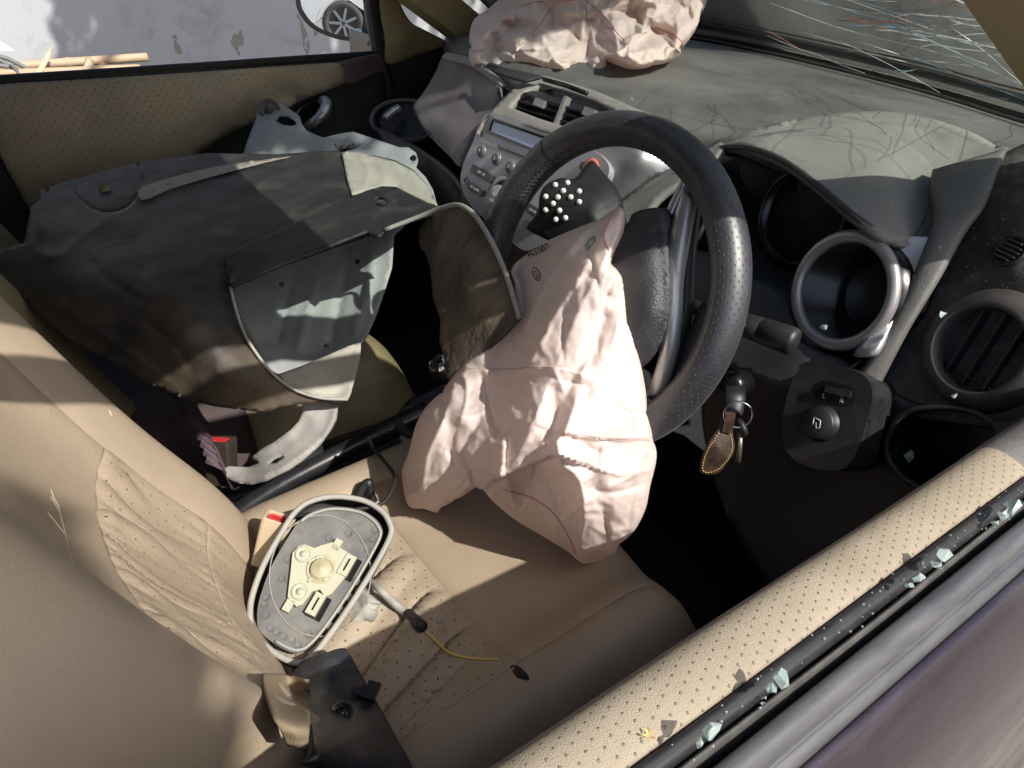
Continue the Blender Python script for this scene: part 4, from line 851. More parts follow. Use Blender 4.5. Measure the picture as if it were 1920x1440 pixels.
# far pillar foot, weather strips
FP = [(715,-10),(745,-10),(752,10),(762,30),(775,45),(800,58),(838,82),(790,100),(728,120),(722,80)]
ysheet('pillar_foot_trim', FP, .725, M_beigetrim, CAR, extra=[(755,70,.705)], th=.012, step=8, curve=True)
tube('door_seal', catmull([AT(694,-30,'y',.745),AT(703,40,'y',.745),AT(716,112,'y',.742),AT(728,160,'y',.735),AT(730,240,'y',.735),AT(722,340,'y',.735)],6), .012, M_blackr, CAR, 8)
tube('frame_seal', catmull([AT(682,-30,'y',.765),AT(692,40,'y',.765),AT(704,104,'y',.765)],6), .007, mat('plum_frame',(.07,.05,.055),.4), CAR, 8)
ysheet('kick_panel', [(726,122),(800,96),(838,84),(835,110),(790,190),(775,230),(720,260)], .74, mat('kick_plastic',(.028,.03,.034),.6), CAR, th=.01, step=9)
# ------------------------------------------------------------------ driver's seat
DS = thing('driver_seat', (-.3,-.375,.30), 'beige leather driver seat with perforated panels, sunlit backrest', 'car seat')
def cz(x, y):
    """height of the seat cushion"""
    v = (y+.372)/.225; z = .600+.028*np.clip((x+.45)/.40,0,1.2)
    z += .030*np.exp(-((abs(v)-.80)/.20)**2)*np.clip((x+.62)/.25,0,1)*1.0
    z -= .10*np.clip((abs(v)-.86)/.25,0,2)**1.6
    fx = -.012-.035*v*v+.015*v
    z -= .16*np.clip((x-(fx-.07))/.12,0,1.6)**2.2
    return z
def cush(name, x0, x1, y0, y1, m, nx=40, ny=40, fold=None):
    P = []
    for x in np.linspace(x0,x1,nx):
        r = []
        for y in np.linspace(y0,y1,ny):
            z = cz(x,y); e = min(x-x0 if x0 > -.6 else 9, x1-x if x1 < -.1 else 9, y-y0 if y0 > -.6 else 9, y1-y if y1 < -.16 else 9)
            z -= .0045*math.exp(-e/.0035)
            if fold: z += fold(x,y)
            r.append((x,y,z))
        P.append(r)
    return gridmesh(name, P, m, DS, th=-.012)
XS, YN, YI = -.245, -.535, -.215
def folds(x, y):
    h = 0
    for (xa,ya,xb,yb,a,wd) in ((-.44,-.50,-.262,-.400,.014,.012),(-.46,-.43,-.265,-.335,.013,.012),(-.43,-.53,-.255,-.46,.010,.010),(-.40,-.33,-.262,-.285,.008,.010)):
        d = np.array([xb-xa,yb-ya]); l2 = d@d; s = ((x-xa)*d[0]+(y-ya)*d[1])/l2; c_ = np.clip(s,0,1); q = math.hypot(x-xa-c_*d[0], y-ya-c_*d[1]); sg = np.sign(d[0]*(y-ya)-d[1]*(x-xa))
        e_ = math.sin(math.pi*np.clip(s*.9+.05,0,1))**.6; h += 1.3*a*e_*(math.exp(-(q/wd)**2) if sg < 0 else math.exp(-(q/(wd*.45))**2)); h -= .5*a*e_*(math.exp(-((q-wd*1.1)/(wd*.5))**2) if sg > 0 else 0)
    return h
c1 = cush('perforated_panel', -.62, XS, YN, YI, M_leather_perf, 64, 56, folds)
c2 = cush('front_panel', XS, .10, YN, YI, M_leather, 50, 46)
c3 = cush('outer_bolster', -.62, .10, -.66, YN, M_leather, 60, 22); c4 = cush('inner_bolster', -.62, .10, YI, -.10, M_leather, 60, 20)
box('seat_base', (-.30,-.375,.44), (.30,.20,.11), AXW, M_black, DS, bevel=.02)
cbv = bvh_of(c1,c2,c3,c4)
def lst(y0, y1, x, n=90):   # stitch rows along the front seam
    out = []
    for s in np.linspace(y0,y1,n)[:-1]:
        a = np.array([x,s,cz(x,s)-.0006]); b = np.array([x,s+(y1-y0)/n*.6,cz(x,s)-.0006]); out.append([a,(a+b)/2+np.array([0,0,.0009]),b])
    return out
tubes('stitching', lst(YN,YI,XS+.006)+lst(YN,YI,XS-.006), .0007, M_thread, DS, 4)
# backrest
BD = unit((-.415,0,.91)); BW = unit((.91,0,.415)); B0 = np.array([-.4265,0,.60])
def bw(y, v):
    """how far the backrest stands forward of its plane"""
    u = (y+.372)/.18; w_ = .034*np.exp(-((u-.97)/.30)**2)+.022*np.exp(-((u+1.0)/.26)**2)
    w_ -= .012*np.exp(-(u/.6)**2)+.012*np.exp(-((v-.30)/.15)**2)*np.exp(-(u/.8)**2)
    w_ -= .13*np.clip((u-.94)/.30,0,1.4)**2.0+.10*np.clip((-u-1.02)/.40,0,1.6)**1.8
    w_ += .010*np.exp(-((v-.08)/.10)**2)
    return w_
def bp(y, v): return np.array([0,y,0])+B0+BD*v+BW*bw(y,v)
_g = np.random.default_rng(5)
GY = [(y+_g.normal()*.006, .005*_g.uniform(.35,1.25), _g.uniform(.02,.30), _g.uniform(.04,.17), _g.uniform(.006,.016)) for y in np.linspace(-.505,-.270,10)]
GZ = [(y, .0022*_g.uniform(.3,1.1), _g.uniform(-.4,.5), _g.uniform(.010,.035)) for y in np.linspace(-.51,-.25,34)]
VA, VB = .245, .105
def wrink(y, v):
    """gathers in the leather between the two cross seams"""
    h = 0
    if VB-.03 < v < VA:
        s0 = np.clip((VA-v)/.012,0,1)
        for y0, a, sl, ln, wd in GY:
            q = y-(y0+sl*(v-VA)+.01*math.sin(v*30+y0*90)); f = s0*math.exp(-((VA-v)/ln)**2)*1.5; h += a*min(f,1)*(math.exp(-(q/(wd*.45))**2) if q > 0 else math.exp(-(q/wd)**2))
    for y0, a, sl, ln in GZ:
        for v0, sg in ((VA,-1),(VB,-1),(VB,1)):
            d = (v-v0)*sg
            if 0 < d < ln*3: q = y-(y0+sl*d); h += a*math.exp(-(q/.0045)**2)*math.exp(-d/ln)*min(1,d/.004)
    return h
SA = lambda v: -.512+.0*v      # edge of the insert on the near side
SB = lambda v: -.246+.02*v
def back(name, ya, yb, m, v0=-.06, v1=.62, nv=80, ny=30, fold=None, grow=0):
    P = []
    for v in np.linspace(v0,v1,nv):
        r = []
        a_, b_ = (ya(v) if callable(ya) else ya), (yb(v) if callable(yb) else yb)
        for s in np.linspace(0,1,ny):
            y = a_+(b_-a_)*s; e = min((y-a_) if callable(ya) else 9, (b_-y) if callable(yb) else 9); p = bp(y,v)-BW*.005*math.exp(-e/.004)
            if fold: p = p+BW*fold(y,v)
            r.append(p)
        P.append(r)
    return gridmesh(name, P, m, DS, th=.012)
b1 = back('near_bolster', -.62, SA, M_leather, ny=34); b3 = back('far_bolster', SB, -.105, M_leather, ny=44)
b2 = back('insert', SA, SB, M_leather_perf_back, v0=VB, v1=VA, ny=110, nv=70, fold=wrink)
b4 = back('upper_insert', SA, SB, M_leather, v0=VA, v1=.62, ny=70, nv=60, fold=wrink); b5 = back('lower_insert', SA, SB, M_leather_perf_back, v0=-.06, v1=VB, ny=70, nv=40, fold=wrink)
box('back_shell', B0+BD*.30-BW*.085+np.array([0,-.375,0]), (.19,.30,.035), ((0,1,0),BD,BW), M_leather, DS, bevel=.02)
bbv = bvh_of(b1,b2,b3,b4,b5)
def bstitch(v, n=120):
    out = []
    for s in np.linspace(-.510,-.248,n)[:-1]:
        s2 = s+.262/n*.6; p, q = bp(s,v)+BW*(wrink(s,v)-.0002), bp(s2,v)+BW*(wrink(s2,v)-.0002); out.append([p,(p+q)/2+BW*.0012,q])
    return out
tubes('stitching', bstitch(VA+.005)+bstitch(VA-.006)+bstitch(VB+.005)+bstitch(VB-.006), .0008, M_thread, DS, 4)
for v_ in (VA,VB): tube('cross_seam', [bp(y,v_)-BW*.0025 for y in np.linspace(-.51,-.248,40)], .0022, M_thread, DS, 6)
sl = []
for p in ([(95,917),(102,935),(110,950),(121,995)],[(95,930),(110,958),(122,1000),(135,1055)],[(88,960),(103,978),(120,1000)],[(205,770),(210,780)]):
    q = trace(bbv, p, 5, .0003)
    if len(q) > 2: sl.append(q)
tubes('scratch', sl, .0005, mat('pale_scratch',(.60,.50,.36),.7), DS, 4)
# ------------------------------------------------------------------ passenger's seat
PS = thing('passenger_seat', (-.25,.37,.30), 'olive beige passenger seat half hidden under the black plastic liners', 'car seat')
M_olive = mat('olive_beige_leather', (.25,.205,.12), .45, col2=(.215,.175,.10), scale=6, bump=.5, bscale=420, bdist=.0005, wave=.3, spec=.35)
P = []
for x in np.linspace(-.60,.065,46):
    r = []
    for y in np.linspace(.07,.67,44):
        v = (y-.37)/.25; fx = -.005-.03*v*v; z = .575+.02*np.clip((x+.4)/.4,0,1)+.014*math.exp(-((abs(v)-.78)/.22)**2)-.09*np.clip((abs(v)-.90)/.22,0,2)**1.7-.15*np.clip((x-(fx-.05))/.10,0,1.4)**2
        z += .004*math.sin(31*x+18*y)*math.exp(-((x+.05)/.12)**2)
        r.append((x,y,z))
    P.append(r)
pcu = gridmesh('cushion', P[21:], M_olive, PS, th=-.012); gridmesh('shaded_seat_cover', [[(x,y,z+.003) for x,y,z in r] for r in P[:22]], mat('shade_dark_plum_cover',(.045,.030,.030),.75,bump=.6,bscale=300), PS, th=-.012)  # rear half coloured dark for the deep shade there, as a plum cover
box('seat_base', (-.27,.37,.42), (.28,.22,.10), AXW, M_black, PS, bevel=.02)
pbv = bvh_of(pcu); seam('panel_seam', pbv, [(660,735),(700,715),(740,700),(775,672),(765,650),(745,620)], .0012, M_thread, PS)
P = []
for v in np.linspace(-.04,.60,40):
    P.append([np.array([-.452,y,.58])+unit((-.42,0,.9))*v+unit((.9,0,.42))*(.03*math.exp(-((abs(y-.38)-.19)/.06)**2)-.12*np.clip((abs(y-.38)-.20)/.09,0,1.2)**2) for y in np.linspace(.09,.67,34)])
gridmesh('backrest', P, M_olive, PS, th=-.06)
P = []
for s in np.linspace(0,1,60):
    c_ = catmull([T(296,735,1.06),T(335,765,1.05),T(370,820,1.03),T(392,880,1.02)],8); i = s*(len(c_)-1); k = int(min(i,len(c_)-2)); p = c_[k]+(c_[k+1]-c_[k])*(i-k); w_ = .006*math.sin(s*75)
    P.append([p+np.array([.0+w_*.4,.0,.012+w_*.3]), p+np.array([.014,-.012+w_*.5,0]), p+np.array([.02,-.02+w_,-.028])])
gridmesh('frill', P, mat('plum_frill',(.075,.048,.06),.7,col2=(.055,.036,.046),scale=30), PS, th=.002)
# ------------------------------------------------------------------ centre console and gear lever
CC = thing('centre_console', (0,0,.31), 'black ribbed centre console between the two front seats', 'console')
P = []
for x in np.linspace(-.75,.34,40):
    r = []
    for y in np.linspace(-.135,.135,46):
        z = .50+.05*np.clip((x+.05)/.3,0,1)+.010*abs(math.sin((y+.02)*58))**3*np.clip((-.10-x)/.1,0,1)-.30*np.clip((abs(y)-.105)/.03,0,1)**2
        r.append((x,y,z))
    P.append(r)
gridmesh('tunnel', P, mat('satin_black_plastic',(.014,.014,.016),.32,dust=.15,dustcol=(.08,.08,.08),dscale=30,bump=.25,bscale=300,bdist=.0004), CC, th=-.006)
tube('handbrake_lever', catmull([(-.42,-.03,.50),(-.30,-.035,.545),(-.16,-.04,.575),(-.06,-.04,.59)],6), [.014]*12+[.016]*7, mat('satin_black_plastic',(.014,.014,.016)), CC, 12)
lathe('handbrake_button', (-.06,-.04,.59), (.97,0,.15), [(.009,-.004),(.009,.012),(.007,.015),(0,.015)], M_chrome, CC, 16)
hcup = T(800,790,1.16); tube('cup_ring', [hcup+.042*np.array([math.cos(a),math.sin(a),0]) for a in np.linspace(0,2*math.pi,33)[:-1]], .007, mat('plum_ring',(.1,.09,.1)), CC, 8, closed=True)
GL = thing('gear_lever', (.02,.01,.50), 'silver topped ball gear knob beside the grey liner flap', 'gear lever')
gk = T(832,690,1.20); lathe('knob', gk, unit((-.25,-.1,1)), [(0,-.026),(.014,-.024),(.022,-.012),(.0245,0),(.0235,.006)], M_black, GL, 24)
lathe('knob_top', gk, unit((-.25,-.1,1)), [(.0238,.004),(.021,.013),(.013,.0205),(.006,.023),(0,.0235)], M_chrome, GL, 24)
tube('stem', [gk-np.array([-.005,0,.02]), np.array([.03,.01,.52])], .007, M_chrome, GL, 8); lathe('boot', (.03,.01,.49), (0,0,1), [(.05,0),(.04,.03),(.02,.06),(.012,.075),(0,.075)], M_blackr, GL, 16)
def buckle_cloth(o, shrink=-.07, frames=14, keep=.25, edge=3, grav=0.0):
    """let the fabric relax: the cloth has more area than its span, so it buckles into creases"""
    md = o.modifiers.new('cloth','CLOTH'); s = md.settings; s.quality = 5; s.mass = .25; s.tension_stiffness = 25; s.compression_stiffness = 25; s.shear_stiffness = 12; s.bending_stiffness = .9
    s.air_damping = 6; s.tension_damping = 8; s.compression_damping = 8; s.shear_damping = 8; s.shrink_min = shrink; s.shrink_max = shrink; s.effector_weights.gravity = grav; md.collision_settings.use_collision = False
    vg = o.vertex_groups.new(name='hold'); vg.add(range(len(o.data.vertices)), keep, 'REPLACE'); s.vertex_group_mass = 'hold'; s.pin_stiffness = .6
    md.point_cache.frame_start = 1; md.point_cache.frame_end = frames; S.frame_start = 1; S.frame_end = frames
    for f in range(1, frames+1): S.frame_set(f)
    dg = bpy.context.evaluated_depsgraph_get(); me = bpy.data.meshes.new_from_object(o.evaluated_get(dg)); o.modifiers.remove(md); o.data = me; S.frame_set(1)
    me.polygons.foreach_set('use_smooth', [True]*len(me.polygons))
# ------------------------------------------------------------------ driver's airbag, hanging out of the hub
AB = thing('driver_airbag', T(1090,1050,.86), 'deflated pink airbag hanging from the steering wheel onto the driver seat', 'airbag')
ab_out = [(1158,390),(1170,402),(1166,440),(1150,490),(1168,520),(1176,570),(1188,640),(1205,720),(1212,772),(1220,812),(1227,856),(1214,905),(1208,950),(1190,990),(1162,1020),(1148,1040),(1110,1052),(1090,1050),(1068,1028),(1020,1000),(975,975),(930,940),(898,915),(860,935),(830,950),(818,960),(795,952),(768,948),(760,915),(757,880),(770,850),(782,800),(800,765),(830,735),(850,712),(905,650),(940,610),(972,590),(968,540),(962,505),(990,478),(1020,458),(1050,445),(1080,432),(1115,418),(1140,404)]
ab_ctl = [(1160,395,.770),(1165,440,.765),(1150,490,.765),(1010,470,.850),(968,520,.870),(972,592,.860),(850,712,.893),(800,770,.890),(760,890,.905),(795,950,.905),(900,915,.835),(1000,988,.84),(1090,1048,.82),(1148,1038,.80),(1208,950,.755),(1227,856,.745),(1210,770,.745),(1180,600,.755),
  (1080,560,.780),(1000,700,.785),(1100,700,.745),(1040,830,.740),(900,800,.805),(1140,850,.728),(1080,470,.79),(870,880,.820),(1080,950,.755),(1160,940,.742)]
def tension(out, n, amp, wd, ang, spread, ln):
    """short straight creases where slack cloth is pulled tight"""
    r_ = np.random.default_rng(n); o_ = np.array(out); C_ = []
    while len(C_) < n:
        c_ = r_.uniform(o_.min(0), o_.max(0))
        if not inpoly(c_[None], o_)[0]: continue
        a_ = ang+r_.normal()*spread; l_ = r_.uniform(.4,1)*ln; d_ = np.array([math.cos(a_),math.sin(a_)])*l_/2; b_ = r_.normal(size=2)*l_*.06
        C_.append(('ridge',[tuple(c_-d_),tuple(c_+b_),tuple(c_+d_)], amp*r_.choice([-1,1])*r_.uniform(.4,1), wd*r_.uniform(.6,1.4)))
    return C_
ab_cr = [ # traced folds: (kind, line, height, width)
 ('ridge',[(1150,400),(1110,480),(1060,560),(1010,650),(985,700)],.012,20),('ridge',[(1165,430),(1128,540),(1112,640),(1085,720)],.014,22),
 ('soft',[(1115,440),(1050,530),(1000,620)],-0.0060,16),('soft',[(1150,520),(1122,620),(1098,690)],-0.0096,14),
 ('step',[(870,692),(930,695),(1000,690),(1060,690),(1090,700)],.010,26,1),('ridge',[(865,698),(875,720),(872,760),(860,800)],.008,10),
 ('ridge',[(910,705),(912,740),(925,790),(945,822)],-.010,11),('step',[(945,822),(942,870),(938,900)],.012,22),
 ('ridge',[(1085,720),(1075,770),(1060,810),(1045,830),(1055,870),(1085,900),(1095,960),(1085,1040)],.020,24),
 ('soft',[(1035,720),(1040,780),(1030,830)],-0.0084,16),('step',[(1222,822),(1150,822),(1095,820),(1060,812)],.009,24,1),
 ('ridge',[(1062,812),(1100,838),(1130,848)],-.008,8),('ridge',[(1065,820),(1085,850),(1120,862)],.006,8),
 ('step',[(1075,865),(1040,855),(1000,870),(950,890),(900,914)],.022,34,1),('soft',[(960,920),(1030,910),(1075,960)],-0.0120,26),
 ('ridge',[(780,800),(830,790),(880,780),(920,770)],.006,14),('soft',[(830,740),(845,800),(835,850)],-0.0060,14),('ridge',[(855,720),(830,790),(800,860),(790,940)],.014,16),
 ('soft',[(790,790),(775,850),(785,920)],-0.0060,12),('ridge',[(770,930),(800,905),(850,895),(900,890)],.009,16),('ridge',[(870,850),(880,890),(890,910)],-.007,7),
 ('ridge',[(845,845),(850,880)],-.005,6),('ridge',[(1175,700),(1130,705),(1095,700)],.003,8),('ridge',[(1218,880),(1160,890),(1110,880)],.004,8),
 ('ridge',[(1215,905),(1150,925),(1105,915)],-.005,8),('soft',[(1105,900),(1130,960),(1125,1030)],-0.0072,16),('ridge',[(1190,985),(1140,1000),(1105,985)],.005,12),
 ('ridge',[(1140,400),(1095,440),(1050,490),(1010,560),(975,650)],.007,12),('soft',[(1000,560),(960,620),(905,680)],-0.0048,16),('ridge',[(980,600),(935,640),(880,690)],.006,10),('ridge',[(1168,520),(1150,545),(1135,590)],.008,9)]
ab_cr += tension(ab_out, 26, .0035, 6, 1.75, .45, 190)
ab = sheet('fabric', ab_out, ab_ctl, M_airbag, AB, step=4.6, creases=ab_cr, puff=(.020,.070), R=34, rough=.0010, rscale=.05, facets=[(64,.0105,1.9,3.4),(30,.0014,1.4,2.6),(15,.0006,.2,2.0)], relax=0)
buckle_cloth(ab, -.026)
abb = bvh_of(ab)
def stripe(name, pts, r=.0006, b=None, par=None, m=None): return seam(name, b or abb, pts, r, m or M_redthread, par or AB)
stripe('red_seam', [(1150,398),(1138,425),(1132,445),(1142,470)]); stripe('red_seam', [(945,918),(1000,935),(1040,965),(1068,1010),(1080,1040)])
stripe('edge_seam', [(872,690),(930,693),(1000,689),(1062,689)], .0007, m=mat('pink_thread',(.66,.44,.40),.7)); stripe('edge_seam', [(1222,820),(1150,821),(1066,812)], .0007, m=mat('pink_thread',(.66,.44,.40)))
p0 = hit(abb,1012,470,.002); pu = unit(hit(abb,1030,464)-hit(abb,994,480)); pv = unit(-ray(1012,470)); pn = unit(pv-pu*(pu@pv)); pw_ = np.cross(pn,pu)
text('printed_number', '000354', p0+pn*.002, -pu, -pw_, .017, M_ink, AB, .0002)
p1 = hit(abb,1010,512,.002); tube('printed_circle', [p1+pn*.003+.0075*(math.cos(a)*pu+math.sin(a)*pw_) for a in np.linspace(0,6.28,21)[:-1]], .0007, M_ink, AB, 4, closed=True)
text('printed_letter', 'S', p1+pn*.003, -pu, -pw_, .013, M_ink, AB, .0002)
q = trace(abb, [(1098,462),(1110,445),(1116,452),(1102,466)], 4, .001); tube('green_mark', q, .0010, M_inkgreen, AB, 4)
# ------------------------------------------------------------------ passenger's airbag, crumpled on the dash
PA = thing('passenger_airbag', T(1100,130,1.42), 'crumpled pink airbag lying on the dashboard under the windscreen', 'airbag')
pa_out = [(882,118),(880,80),(888,42),(920,20),(945,0),(960,-35),(1050,-80),(1180,-90),(1290,-70),(1322,-30),(1324,10),(1310,40),(1285,85),(1262,108),(1230,120),(1190,128),(1160,118),(1140,110),(1132,126),(1120,138),(1106,140),(1095,132),(1090,118),(1060,138),(1040,134),(1010,132),(960,128),(905,124)]
pa_ctl = [(882,118,1.42),(880,70,1.47),(920,20,1.52),(1050,-80,1.62),(1290,-70,1.52),(1324,10,1.46),(1285,85,1.36),(1190,128,1.33),(1106,139,1.33),(1040,134,1.37),(960,128,1.40),(1100,40,1.45),(1000,60,1.47),(1220,50,1.41)]
pa_cr = [('ridge',[(945,20),(985,2),(1040,6),(1080,-5),(1120,-10)],.030,26),('step',[(1010,42),(975,80),(972,90),(1000,88)],.030,24,1),('ridge',[(975,88),(1010,50),(1050,28),(1085,22)],.026,18),
 ('soft',[(945,60),(985,50),(1010,45),(1040,40)],-0.0270,14),('soft',[(940,100),(930,70),(950,50),(985,44)],-0.0180,10),('ridge',[(885,110),(905,70),(940,40),(965,30)],.022,14),('soft',[(905,115),(925,80),(948,58)],-0.0144,9),
 ('ridge',[(930,85),(950,100),(965,108)],.014,7),('ridge',[(955,62),(972,90),(1000,110),(1030,120)],.016,9),('soft',[(1000,98),(1060,106),(1120,100)],-0.0096,10),('ridge',[(1010,105),(1080,113),(1150,105),(1190,70),(1250,20)],.024,14),
 ('ridge',[(1100,0),(1140,35),(1160,68),(1180,78)],.014,12),('soft',[(1185,70),(1195,30),(1215,0)],-0.0144,10),('ridge',[(1205,-10),(1212,22),(1200,60)],.020,9),('soft',[(1190,82),(1230,60),(1270,55)],-0.0216,13),
 ('ridge',[(1170,105),(1220,90),(1265,92),(1280,80)],.022,12),('ridge',[(1320,0),(1300,30),(1270,65)],.020,16),('soft',[(1230,20),(1270,30),(1300,20)],-0.0132,12),('ridge',[(1075,28),(1090,25),(1092,40),(1088,75)],.018,9),('soft',[(1060,60),(1062,90)],-0.0084,8),
 ('soft',[(1090,80),(1130,70),(1140,40)],-0.0072,14),('ridge',[(1140,112),(1160,108),(1200,118)],.012,8),('ridge',[(1045,120),(1052,136)],.010,4),('ridge',[(1065,118),(1066,134)],.010,4),('soft',[(1082,112),(1084,130)],-0.0120,5),('soft',[(1030,124),(1060,122),(1090,124)],-0.0096,5)]
pa_cr += tension(pa_out, 40, .009, 5, .5, .6, 110)
pa = sheet('fabric', pa_out, pa_ctl, M_airbag2, PA, step=3.6, creases=pa_cr, puff=(.045,.10), R=26, rough=.0015, rscale=.06, facets=[(54,.028,.6,2.8),(24,.0035,2.3,2.6),(9,.0008,.5,1.6)], relax=0)
buckle_cloth(pa, -.05)
pab = bvh_of(pa)
stripe('red_seam', [(1098,0),(1125,22),(1145,45),(1160,66),(1172,76)], .0010, pab, PA); stripe('red_seam', [(1228,52),(1255,62),(1275,75),(1280,85)], .0010, pab, PA); stripe('red_seam', [(975,12),(1010,3),(1060,2),(1095,-2)], .0008, pab, PA); stripe('red_seam', [(1212,2),(1206,25),(1196,50)], .0006, pab, PA)
# ------------------------------------------------------------------ black wheel arch liner on the passenger seat
FL = thing('fender_liner', T(450,765,.95), 'large muddy black plastic wheel arch liner lying across the passenger seat', 'fender liner')
fl_out = [(45,456),(58,388),(78,372),(74,356),(120,342),(190,322),(270,302),(390,287),(520,289),(600,283),(640,282),(700,291),(740,300),(775,318),(800,345),(822,386),(790,404),(740,424),(700,436),(600,470),(520,500),(432,537),(440,575),(455,620),(478,660),(510,700),(550,730),(600,745),(655,748),(620,752),(560,758),(525,763),(505,772),(480,772),(400,762),(330,742),(270,715),(225,690),(190,670),(130,640),(70,590),(30,545),(-5,520),(-20,480),(-10,470),(20,462)]
fl_ctl = [(58,388,1.10),(74,356,1.14),(190,322,1.20),(390,287,1.28),(520,289,1.31),(640,282,1.32),(740,300,1.31),(800,345,1.26),(822,386,1.17),(740,424,1.08),(600,470,1.02),(432,537,.955),(455,620,.945),(510,700,.945),(600,745,.965),(655,748,.985),(560,758,.965),(480,772,.955),(330,742,.955),(225,690,.955),(130,640,.955),(30,545,.985),(-20,480,1.02),
  (150,470,.99),(300,450,1.00),(450,400,1.08),(600,360,1.15),(700,340,1.21),(250,560,.915),(350,640,.900),(450,700,.915),(150,560,.93),(560,330,1.22),(350,360,1.14),(200,390,1.09)]
fl_cr = [('step',[(120,360),(180,395),(200,402),(240,392),(258,372),(280,358),(340,335),(430,312),(540,298)],.016,26,1),('soft',[(165,375),(200,380),(240,365)],-0.0096,16),('ridge',[(345,316),(300,338),(262,356)],.012,10),
  ('ridge',[(60,470),(110,480),(160,440),(220,400)],.008,14),('soft',[(70,430),(110,430),(150,410)],.010,22),('ridge',[(440,350),(540,330),(640,318),(720,316)],.010,16),('soft',[(430,370),(540,350),(640,340)],-0.0054,12),('ridge',[(400,400),(520,385),(640,362)],.006,14),
  ('ridge',[(640,285),(648,320),(655,350)],-.008,8),('ridge',[(672,292),(690,330),(680,350)],.007,7),('ridge',[(705,298),(722,335),(715,350)],.007,7),('ridge',[(738,308),(755,345),(748,360)],.006,7),('ridge',[(765,325),(785,360)],.006,7),
  ('ridge',[(400,480),(412,520),(425,560),(440,600),(475,655)],-.010,10),('ridge',[(330,365),(400,420),(470,440)],-.005,8),('ridge',[(320,420),(380,440),(440,445)],.004,7),('soft',[(240,440),(270,480),(265,520)],-0.0060,18),('ridge',[(90,560),(180,620),(280,690),(340,735)],.007,14),('ridge',[(270,600),(330,650),(360,700)],-.005,9),
  ('ridge',[(190,690),(205,680),(260,690)],.008,8),('ridge',[(150,470),(200,520),(260,560),(330,580)],-.006,10),('soft',[(250,540),(350,600),(450,660)],.008,40)]
fl = sheet('shell', fl_out, fl_ctl, M_liner, FL, th=.004, step=6.5, creases=fl_cr, rough=.0022, rscale=.03, curve=False)
# mud caked lower lobe as its own skin of dirt on the shell
fb = bvh_of(fl)
flz = rbf(fl_ctl)
def onl(x, y, off): return (x, y, float(flz(np.array([[x,y]]))[0])-off)
sheet('highlight_edge', [(256,356),(270,348),(300,338),(345,326),(400,313),(460,303),(545,293),(500,303),(440,318),(380,334),(320,352),(275,372),(262,374)], [onl(*q,.020) for q in ((256,356),(345,326),(545,293),(440,318),(320,352),(262,374))], mat('pale_edge_plastic',(.20,.17,.145),.7,col2=(.30,.27,.24),scale=60,stretch=(1,6,1)), FL, th=.002, step=6, curve=False)  # pale strip stands for the highlight along the cut fold
tube('cutout_highlight', [T(*onl(x,y,.004)) for x,y in catmull([(432,537),(441,575),(456,620),(479,660),(511,700),(551,730),(600,746),(652,749)],6)], .0021, M_mirrim, FL, 6)  # pale bead paints the highlight on the rim of the cutout
tube('pocket_edge', [T(*onl(x,y,.010)) for x,y in catmull([(150,380),(172,395),(198,402),(225,398),(248,385),(260,368),(266,355)],5)], .0016, mat('pale_edge_plastic',(.2,.17,.14)), FL, 5)
sheet('pocket', [(140,352),(200,330),(262,322),(268,345),(255,368),(232,388),(200,396),(170,384)], [onl(*q,.003) for q in ((140,352),(262,322),(232,388),(170,384),(200,360))], M_liner, FL, th=.002, step=7)
band = sheet('flange', [(428,474),(470,452),(560,414),(640,378),(688,357),(716,349),(742,350),(765,362),(800,380),(832,391),(790,406),(722,431),(712,442),(700,440),(690,433),(600,468),(520,499),(434,536),(420,505)],
  [(428,474,.975),(560,414,1.045),(688,357,1.105),(742,350,1.10),(832,391,1.02),(722,431,1.00),(600,468,.985),(434,536,.940),(420,505,.965),(520,470,.985),(650,405,1.04)], M_liner, FL, th=.004, step=6, curve=False, rough=.0012, rscale=.04,
  holes=[[(700,376),(708,369),(718,370),(726,378),(724,384),(712,387),(704,386)]], creases=[('ridge',[(684,360),(698,390),(712,430)],-.008,7,1),('ridge',[(722,352),(748,405)],.004,5,1),('ridge',[(430,500),(425,530)],-.006,10)])
sheet('end_flap', [(785,432),(800,408),(832,390),(865,387),(885,396),(902,420),(922,452),(945,505),(962,560),(974,597),(935,638),(900,665),(868,690),(848,716),(838,708),(832,670),(824,640),(826,600),(812,560),(806,500),(798,478),(786,460)],
  [(785,432,1.05),(832,390,.99),(865,387,.93),(902,420,.895),(922,452,.880),(962,560,.848),(974,597,.838),(900,665,.868),(848,716,.895),(832,670,.92),(826,600,.93),(806,500,.985),(860,480,.905),(890,580,.872)], M_linermud, FL, th=.004, step=7, curve=False, rough=.0018, rscale=.05, creases=[('soft',[(800,440),(830,460),(850,520),(845,600)],-0.0084,26)])
tube('flap_highlight', [T(x,y,t_) for x,y,t_ in catmull([(722,431,1.0),(790,405,.995),(832,389,.97),(866,386,.925),(902,419,.888),(945,504,.855),(974,597,.832)],6)], .0032, M_mirrim, FL, 6)  # pale bead paints the edge highlight along band and flap
sheet('lip', [(520,702),(560,688),(610,668),(650,650),(677,641),(676,665),(668,700),(658,735),(652,748),(640,750),(600,746),(555,733)], [(520,702,.965),(610,668,1.01),(677,641,1.03),(668,700,1.01),(652,748,.985),(600,746,.97),(555,733,.955),(615,710,1.0)], M_linerpale, FL, th=.003, step=6, curve=False, rough=.001, rscale=.08, creases=[('ridge',[(535,712),(600,738),(655,735)],-.008,8)])  # pale colour also carries the sunlight on its lower part
lathe('plug', hit(fb,197,357,.009), unit(-ray(197,357)), [(.0085,-.002),(.0085,.001),(0,.0015)], mat('tan_plug',(.16,.145,.085),.7), FL, 18)
